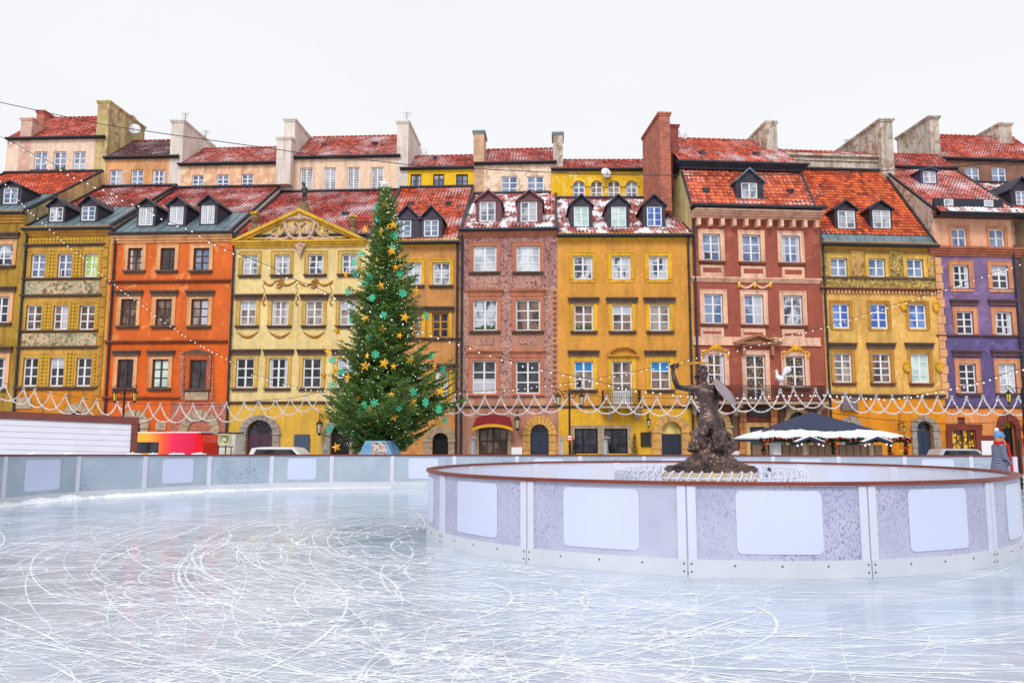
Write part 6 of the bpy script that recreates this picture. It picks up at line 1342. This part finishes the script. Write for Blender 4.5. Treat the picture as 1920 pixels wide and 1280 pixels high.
SY = 32.0; c0 = at_y(420, 824, SY); ls = empty('loudspeaker', (c0.x, SY, GROUND), 'cream horn loudspeaker on a black stand in front of the cabinet', 'loudspeaker'); hw, hh = .25, .23; CRM = plain('cream speaker plastic', (208, 206, 170), .4)
m = MB(); rings = [(1, 1, 0), (.92, .92, -.02), (.7, .7, .12), (.32, .32, .22), (.3, .3, .05), (.12, .12, .02)]
def sq(sx, sz, y): return [(c0.x + hw * sx * math.cos(a) / max(abs(math.cos(a)), abs(math.sin(a))) ** .8, SY + y, c0.z + hh * sz * math.sin(a) / max(abs(math.cos(a)), abs(math.sin(a))) ** .8) for a in [i * math.pi / 8 for i in range(16)]]
rg = [sq(.5, .5, .45), sq(1, 1, .1)] + [sq(a_, b_, y) for a_, b_, y in rings]; n0 = 0
for r_ in rg: m.v += r_
for i in range(len(rg) - 1):
    for k in range(16): k2 = (k + 1) % 16; m.f.append((i * 16 + k, i * 16 + k2, (i + 1) * 16 + k2, (i + 1) * 16 + k)); m.mi.append(0)
m.f.append(tuple(range(15, -1, -1))); m.f.append(tuple(len(m.v) - 16 + k for k in range(16))); m.mi += [0, 0]; m.build('horn', CRM, ls)
MB().tube([(c0.x, SY + .2, GROUND), (c0.x, SY + .2, c0.z - .2)], .025, 6).box(c0.x - .3, c0.x + .3, SY + .05, SY + .3, c0.z - .30, c0.z - .26).box(c0.x - .28, c0.x - .25, SY + .1, SY + .13, GROUND, c0.z - .3).box(c0.x + .25, c0.x + .28, SY + .1, SY + .13, GROUND, c0.z - .3).build('stand', IRON, ls)
def car(px0, px1, ytop, Y, paint, label):
    x0 = at_y(px0, 845, Y).x; x1 = at_y(px1, 845, Y).x; cx = (x0 + x1) / 2; Lc = 4.3; x0, x1 = cx - Lc / 2, cx + Lc / 2; zt = at_y((px0 + px1) / 2, ytop, Y).z; g = GROUND; H_ = zt - g; c_ = empty('parked_car', (cx, Y + .9, g), label, 'car', 'cars parked behind the barrier')
    m = MB(); m.prism([(x0, g + .25), (x1, g + .25), (x1, g + H_ * .5), (x1 - .15, g + H_ * .6), (x1 - 1.0, g + H_ * .64), (x0 + .7, g + H_ * .66), (x0 + .05, g + H_ * .6)], 'y', Y, Y + 1.75)
    m.prism([(x0 + .45, g + H_ * .64), (x1 - .9, g + H_ * .62), (x1 - 1.6, zt - .04), (x1 - 2.1, zt), (x0 + 1.1, zt), (x0 + .75, zt - .05)], 'y', Y + .12, Y + 1.63); m.build('body', paint, c_)
    MB().prism([(x0 + .7, g + H_ * .67), (x1 - 1.15, g + H_ * .67), (x1 - 1.7, zt - .1), (x0 + .95, zt - .1)], 'y', Y + .105, Y + 1.645).build('window', PANES['dark'], c_)
    for X in (x0 + .75, x1 - .8):
        for q in (-.01, 1.56): MB().tube([(X, Y + q, g + .32), (X, Y + q + .2, g + .32)], .32, 16).build('wheel', plain('tyre rubber', (28, 28, 30), .8), c_)
car(487, 567, 838, 36, plain('white car paint', (226, 228, 234), .25, 0, .03), 'white car whose roof shows above the barrier near the plum door'); car(1772, 1862, 841, 46, plain('silver car paint', (196, 204, 220), .25, .3, .05), 'snow dusted silver car before the lit shop window')

# ------------------------------------------------------------------ market stall
MY = 34.0; X = lambda px, y=820, Y=MY: at_y(px, y, Y).x; Z = lambda py, px=1560, Y=MY: at_y(px, py, Y).z
xa, xb = X(1424), X(1706); ze = Z(823); zp = Z(779); cx = X(1556); ms = empty('market_stall', (cx, MY + 2.4, GROUND), 'open wooden market stall under a dark blue snow edged canopy', 'market stall')
CANV = plain('navy canopy cloth', (44, 52, 80), .8, 0, .15, 1); D = 4.8; yf, yb_ = MY, MY + D; ap = Vector((cx, MY + D / 2, zp + .25))
C4 = [Vector((xa, yf, ze)), Vector((xb, yf, ze)), Vector((xb, yb_, ze)), Vector((xa, yb_, ze))]
m = MB()
for i in range(4): a_, b_ = C4[i], C4[(i + 1) % 4]; m.face([a_, b_, ap]); m.face([a_ - Vector((0, 0, .12)), b_ - Vector((0, 0, .12)), b_, a_])
m.build('canopy', CANV, ms)
# snow lying on the lower part of the canopy with a ragged upper edge
m = MB(); n = 60
for i_ in range(4):
    a_, b_ = C4[i_], C4[(i_ + 1) % 4]; up = Vector((0, 0, .05)); prev = None
    for k in range(n + 1):
        t_ = k / n; e = a_.lerp(b_, t_); h_ = .30 + .05 * math.sin(t_ * 9) + .05 * mn.noise((t_ * 14, i_, 0)) + .02 * mn.noise((t_ * 50, i_, 1)); q = e.lerp(ap, h_ * (1 - .15 * abs(2 * t_ - 1))); mid_ = e.lerp(q, .5)
        cur = (e + Vector((0, 0, .005)), e + up * 1.2, mid_ + up * 1.4, q + up * .3)
        if prev:
            for u_ in range(3): m.face([prev[u_], cur[u_], cur[u_ + 1], prev[u_ + 1]])
        prev = cur
m.build('snow_on_canopy', SNOW, ms)
WD = plain('weathered stall wood', (192, 160, 132), .8, 0, .2, 5); WDL = plain('light stall wood', (204, 180, 150), .8, 0, .15, 5)
m = MB(); m.box(xa + .7, xb - .5, MY + 1.6, MY + 4.2, GROUND, ze - .25); m.build('counter_walls', WD, ms); m = MB(); k = xa + .75
while k < xb - .6: m.box(k, k + .02, MY + 1.585, MY + 1.6, GROUND, ze - .25); k += .3
m.build('board_joints', plain('dark wood', (34, 28, 30), .4), ms)
for px in (1512, 1637): q = X(px); MB().box(q - .08, q + .08, MY + .2, MY + .36, GROUND, Z(822)).build('post', WDL, ms)
for px in (1532, 1588): q = X(px); MB().lathe([(.07, 0), (.03, .1), (.06, .3), (.03, .6), (.07, .8), (.03, 1.2), (.05, 1.6), (.05, ze - GROUND - .25)], (q, MY + 1.3, GROUND), 8).build('turned_baluster', WDL, ms)
for px in (1512, 1637):                       # small gabled snow covered porches
    q = X(px); m = MB(); w_ = .58; zc = Z(818)
    for sg in (-1, 1): m.prism([(q, zc), (q + sg * w_, zc - .22), (q + sg * w_, zc - .30), (q, zc - .09)], 'y', MY - .5, MY + .2)
    g_ = m.build('gable_roof', CANV, ms); m = MB()
    for sg in (-1, 1): m.prism([(q, zc + .04), (q + sg * (w_ + .02), zc - .19), (q + sg * w_, zc - .218), (q, zc + .002)], 'y', MY - .5, MY + .2)
    m.build('snow', SNOW, g_); m = MB()
    for k in range(-3, 4): 
        if abs(k) > 1: m.ball((q + k * .17, MY - .48, zc - .22 - abs(k) * .05), .045, seg=6, rings=4)
    m.build('lights', BLB.m, g_)
# fir garland along the eave with red baubles, hanging down three posts
GRN = plain('fir garland green', (28, 70, 34), .7, 0, .4, 12); REDB = plain('red bauble', (190, 20, 28), .3, 0, .1)
gg = empty('fir_garland', (cx, MY, ze), 'green fir garland with red baubles along the eave of the market stall', 'garland'); mg, mr = MB(), MB()
paths = [[(xa + (xb - xa) * i / 50, MY - .1, ze - .03 - .03 * math.sin(i * .9)) for i in range(51)]] + [[(X(px), MY - .03, ze - .1 - .1 * i) for i in range(12)] for px in (1431, 1562, 1667, 1697)]
for pth in paths:
    for a_, b_ in zip(pth[:-1], pth[1:]):
        a_, b_ = Vector(a_), Vector(b_)
        for k in range(int((b_ - a_).length * 320)): c_ = a_.lerp(b_, rr.random()); d_ = Vector((rr.gauss(0, 1), rr.gauss(0, 1), rr.gauss(0, 1))).normalized() * rr.uniform(.09, .17); e_ = d_.cross(Vector((.2, .5, .8))).normalized() * .026; mg.face([c_ - e_, c_ + e_, c_ + d_ + e_ * .3, c_ + d_ - e_ * .3])
        if rr.random() < .55: c_ = a_.lerp(b_, rr.random()) + Vector((rr.uniform(-.06, .06), -.09, rr.uniform(-.08, .06))); mr.ball(c_, .05, seg=7, rings=5)
mg.build('fir_sprigs', GRN, gg); mr.build('baubles', REDB, gg)
x_ = X(1461); thing(MB().box(x_ - .16, x_ + .16, MY + .4, MY + .9, GROUND, Z(825)).box(x_ - .19, x_ + .19, MY + .38, MY + .92, Z(825), Z(823.5)), 'white_locker', WH, 'tall white cabinet at the left end of the market stall', 'cabinet')

# ------------------------------------------------------------------ small things before the houses
GLS = plain('heater glass', (190, 196, 200), .2, .2, .1)
def heater(px, Y, label):
    x = at_y(px, 830, Y).x; zt = at_y(px, 819, Y).z; h_ = empty('patio_heater', (x, Y, GROUND), label, 'patio heater', 'pyramid patio heaters'); H_ = zt - GROUND; m = MB()
    for a_ in (45, 135, 225, 315): c_, s_ = math.cos(R(a_)), math.sin(R(a_)); m.tube([(x + .33 * c_, Y + .33 * s_, GROUND + .1), (x + .11 * c_, Y + .11 * s_, zt - .12)], .022, 5)
    m.box(x - .26, x + .26, Y - .26, Y + .26, GROUND, GROUND + .5).lathe([(0, .05), (.28, -.02), (.28, -.06), (0, -.06)], (x, Y, zt), 4); m.build('frame', plain('brushed steel', (180, 182, 188), .3, .6), h_); MB().lathe([(.09, .5), (.06, H_ - .12)], (x, Y, GROUND), 10).build('glass_tube', GLS, h_)
heater(886, 44, 'pyramid patio heater left of the red awning'); heater(1053, 44, 'pyramid patio heater left of the double lantern lamp post'); heater(1135, 44, 'pyramid patio heater between the two dark shop windows')
def menu(px0, px1, y0, Y, label):
    x0, x1 = at_y(px0, 845, Y).x, at_y(px1, 845, Y).x; zt = at_y(px0, y0, Y).z; q = empty('menu_stand', ((x0 + x1) / 2, Y, GROUND), label, 'menu stand'); MB().box(x0, x1, Y - .03, Y + .03, zt - .9, zt).build('board', WH, q); MB().box(x0, x0 + .04, Y + .03, Y + .08, GROUND, zt - .1).box(x1 - .04, x1, Y + .03, Y + .08, GROUND, zt - .1).build('legs', IRON, q)
menu(959, 979, 838, 44, 'white menu board stand between the awning and arched door'); menu(1841, 1864, 826, 44, 'pale notice board right of the yellow shop window'); menu(1373, 1386, 845, 40, 'low white board beside the statue, right of it')
def fir(px, ytop, Y, w_, label):
    x = at_y(px, 840, Y).x; zt = at_y(px, ytop, Y).z; q = empty('potted_fir', (x, Y, GROUND), label, 'potted fir'); m = MB(); H_ = zt - GROUND
    for k in range(1500):
        f = rr.random() ** .8; z_ = GROUND + .45 + (H_ - .45) * (1 - f); a_ = rr.uniform(0, 6.28); R_ = w_ * f * (1 if int(f * 9) % 2 else .75); c_ = Vector((x, Y, z_)); d_ = Vector((math.cos(a_), math.sin(a_), -.15)); b_ = c_ + d_ * R_ * rr.uniform(.3, 1); e_ = Vector((-d_.y, d_.x, 0)) * .02; m.face([b_ - e_, b_ + e_, b_ + d_ * .14 + e_, b_ + d_ * .14 - e_])
    m.build('crown', GRN, q); MB().tube([(x, Y, GROUND + .3), (x, Y, zt)], [.04, .01], 5).build('trunk', WD, q); MB().lathe([(.0, 0), (.2, 0), (.26, .45), (.0, .45)], (x, Y, GROUND), 12).build('pot', plain('dark pot', (50, 44, 42), .7), q)
fir(1190, 812, 45, .45, 'small potted fir beside the menu board of the golden house'); fir(1076, 822, 46, .35, 'small potted fir between lamp post and dark shop window'); fir(667, 822, 47, .4, 'small potted shrub behind the tree planter')
x = at_y(1068, 822, 39.7).x; z = at_y(1068, 821, 39.7).z; sgn = empty('lamp_post_sign', (x, 39.7, z - .2), 'small red and white sign fixed to the middle lamp post', 'sign'); MB().box(x - .14, x + .14, 39.78, 39.8, z - .16, z + .16).build('sign_plate', plain('red sign paint', (190, 40, 36), .5), sgn)
m = MB(); m.box(x - .1, x + .1, 39.765, 39.778, z + .03, z + .11).box(x - .1, x + .1, 39.765, 39.778, z - .08, z - .02); m.build('sign_marks', WH, sgn)

# ------------------------------------------------------------------ the woman walking at the right
WY = 21.0; c0 = at_y(1874, 860, WY); gx, gy = c0.x, WY; hz = 1.76; pe = empty('person', (gx, gy, 0), 'woman in blue bobble hat, red scarf and grey herringbone coat walking right', 'person')
def Q(x, y, z): return (gx + x, gy + y, z)
SKIN = plain('skin', (224, 176, 150), .6, 0, .05); m = MB()       # facing right and a little away
for sg, fx in ((-1, .14), (1, -.12)): chain(m, [Q(.0, sg * .09, .86), Q(.03 + fx * .4, sg * .09, .47), Q(-.02 + fx, sg * .09, .1)], [.095, .065, .045]); chain(m, [Q(-.04 + fx, sg * .09, .05), Q(.16 + fx, sg * .09, .04)], [.05, .035])
rows = [(gx, gy, .84, .13, .17), (gx, gy, 1.0, .12, .15), (gx, gy, 1.15, .11, .14), (gx + .01, gy, 1.32, .12, .17), (gx, gy, 1.43, .09, .15), (gx + .01, gy, 1.48, .055, .06), (gx + .02, gy, 1.56, .05, .05)]; loft(m, rows)
for sg in (-1, 1):
    chain(m, [Q(0, sg * .17, 1.40), Q(.02, sg * .21, 1.14), Q(.16, sg * .16, .98)], [.058, .045, .03])
    for k in range(4): chain(m, [Q(.19, sg * .16 + (k - 1.5) * .016, .97), Q(.225, sg * .15 + (k - 1.5) * .016, .955), Q(.23, sg * .14 + (k - 1.5) * .015, .93)], [.011, .01, .008])
    chain(m, [Q(.18, sg * .16 - .03 * sg, .98), Q(.21, sg * .16 - .05 * sg, .985)], [.012, .009])
H2 = Vector(Q(.05, .0, 1.65)); fd2 = Vector((.88, .42, .05)).normalized(); m.ball(H2, .095, .08, .12, 14, 10); m.ball(H2 + fd2 * .1 + Vector((0, 0, -.01)), .018, .014, .025); m.ball(H2 + fd2 * .085 + Vector((0, 0, -.06)), .02, .02, .012); m.ball(H2 + fd2 * .075 + Vector((0, 0, -.095)), .03, .03, .02)
for sg in (-1, 1): m.ball(H2 + Vector((-fd2.y, fd2.x, 0)) * .082 * sg, .015, .015, .03)
fuse(m, 'body', SKIN, pe, .011, 2, .5)
HER = MT('grey herringbone wool'); v = HER.coord(); sp = HER.N('SeparateXYZ', i_Vector=v); zz = HER.math('ADD', HER.math('PINGPONG', HER.math('ADD', sp.outputs[0], sp.outputs[1]), .04), sp.outputs[2]); w_ = HER.math('SINE', HER.math('MULTIPLY', zz, 120.0)); HER.set(Base_Color=HER.ramp(HER.math('ADD', HER.math('MULTIPLY', w_, .5), .5), [(.3, c4((44, 48, 70))), (.7, c4((140, 144, 168)))]), Roughness=.9)
m = MB(); rows = [(gx - .02, gy, .62, .22, .24), (gx - .02, gy, .8, .205, .225), (gx - .01, gy, 1.0, .175, .20), (gx, gy, 1.16, .155, .185), (gx, gy, 1.32, .155, .20), (gx, gy, 1.42, .12, .175), (gx, gy, 1.49, .08, .09)]; loft(m, rows)
for sg in (-1, 1): chain(m, [Q(0, sg * .18, 1.40), Q(.02, sg * .225, 1.14), Q(.15, sg * .17, .99)], [.085, .068, .055])
fuse(m, 'coat', HER.m, pe, .016, 3, .6)
m = MB(); m.ball(H2 + Vector((-.02, -.0, .055)), .118, .105, .10, 14, 8); m.lathe([(.112, -.03), (.122, -.02), (.122, .03), (.112, .035)], tuple(H2 + Vector((-.01, 0, .02))), 18); hat = m.build('knit_hat', plain('blue knit', (96, 142, 196), .9, 0, .3, 30), pe, smooth=True); MB().ball(H2 + Vector((-.07, 0, .185)), .055).build('pompom', plain('white wool', (225, 225, 228), .9, 0, .1, 20), hat, smooth=True)
m = MB(); m.ball(H2 + Vector((-.06, -.02, -.07)), .08, .075, .12, 10, 8); chain(m, [H2 + Vector((.06, .02, -.06)), Vector(Q(.13, -.08, 1.44)), Vector(Q(.17, -.1, 1.30))], [.045, .04, .02]); m.build('hair', plain('light brown hair', (190, 134, 80), .6, 0, .25, 14), pe, smooth=True)
m = MB(); m.lathe([(.085, -.05), (.12, -.03), (.13, .02), (.11, .06), (.08, .05)], Q(.02, 0, 1.49), 18); m.prism([(gx + .08, 1.5), (gx + .14, 1.5), (gx + .19, 1.1), (gx + .205, .74), (gx + .15, .74), (gx + .135, 1.1)], 'y', gy - .215, gy - .185); m.build('scarf', plain('red scarf wool', (190, 24, 34), .9, 0, .15, 20), pe, smooth=False)
MB().tube([Q(.1, -.09, .05), Q(-.17, -.09, .04)], .05, 8).tube([Q(-.02, .09, .05), Q(.30, .09, .04)], .05, 8).build('boots', plain('black boots', (30, 28, 32), .5), pe)
# gate posts at the right end of the outer barrier
gt = empty('rink_gate', (XG, YB, 0), 'white gate posts with a black rod ending the outer barrier at the right edge', 'gate'); zz = TOPZ[-1]
MB().box(XG + .0, XG + .13, YB - .06, YB + .06, .001, zz - .05).box(XG + .36, XG + .50, YB - .06, YB + .06, .001, zz - .05).build('gate_post', BW, gt); MB().tube([(XG + .24, YB, .01), (XG + .24, YB, zz + .5)], .035, 8).build('rod', IRON, gt); MB().box(XG + .5, XG + 3.2, YB - .03, YB + .03, .1, zz - .12).build('gate_panel', FRO, gt)
MB().box(XG + .5, XG + 3.2, YB - .07, YB + .07, zz - .12, zz - .05).build('gate_rail', BW, gt)
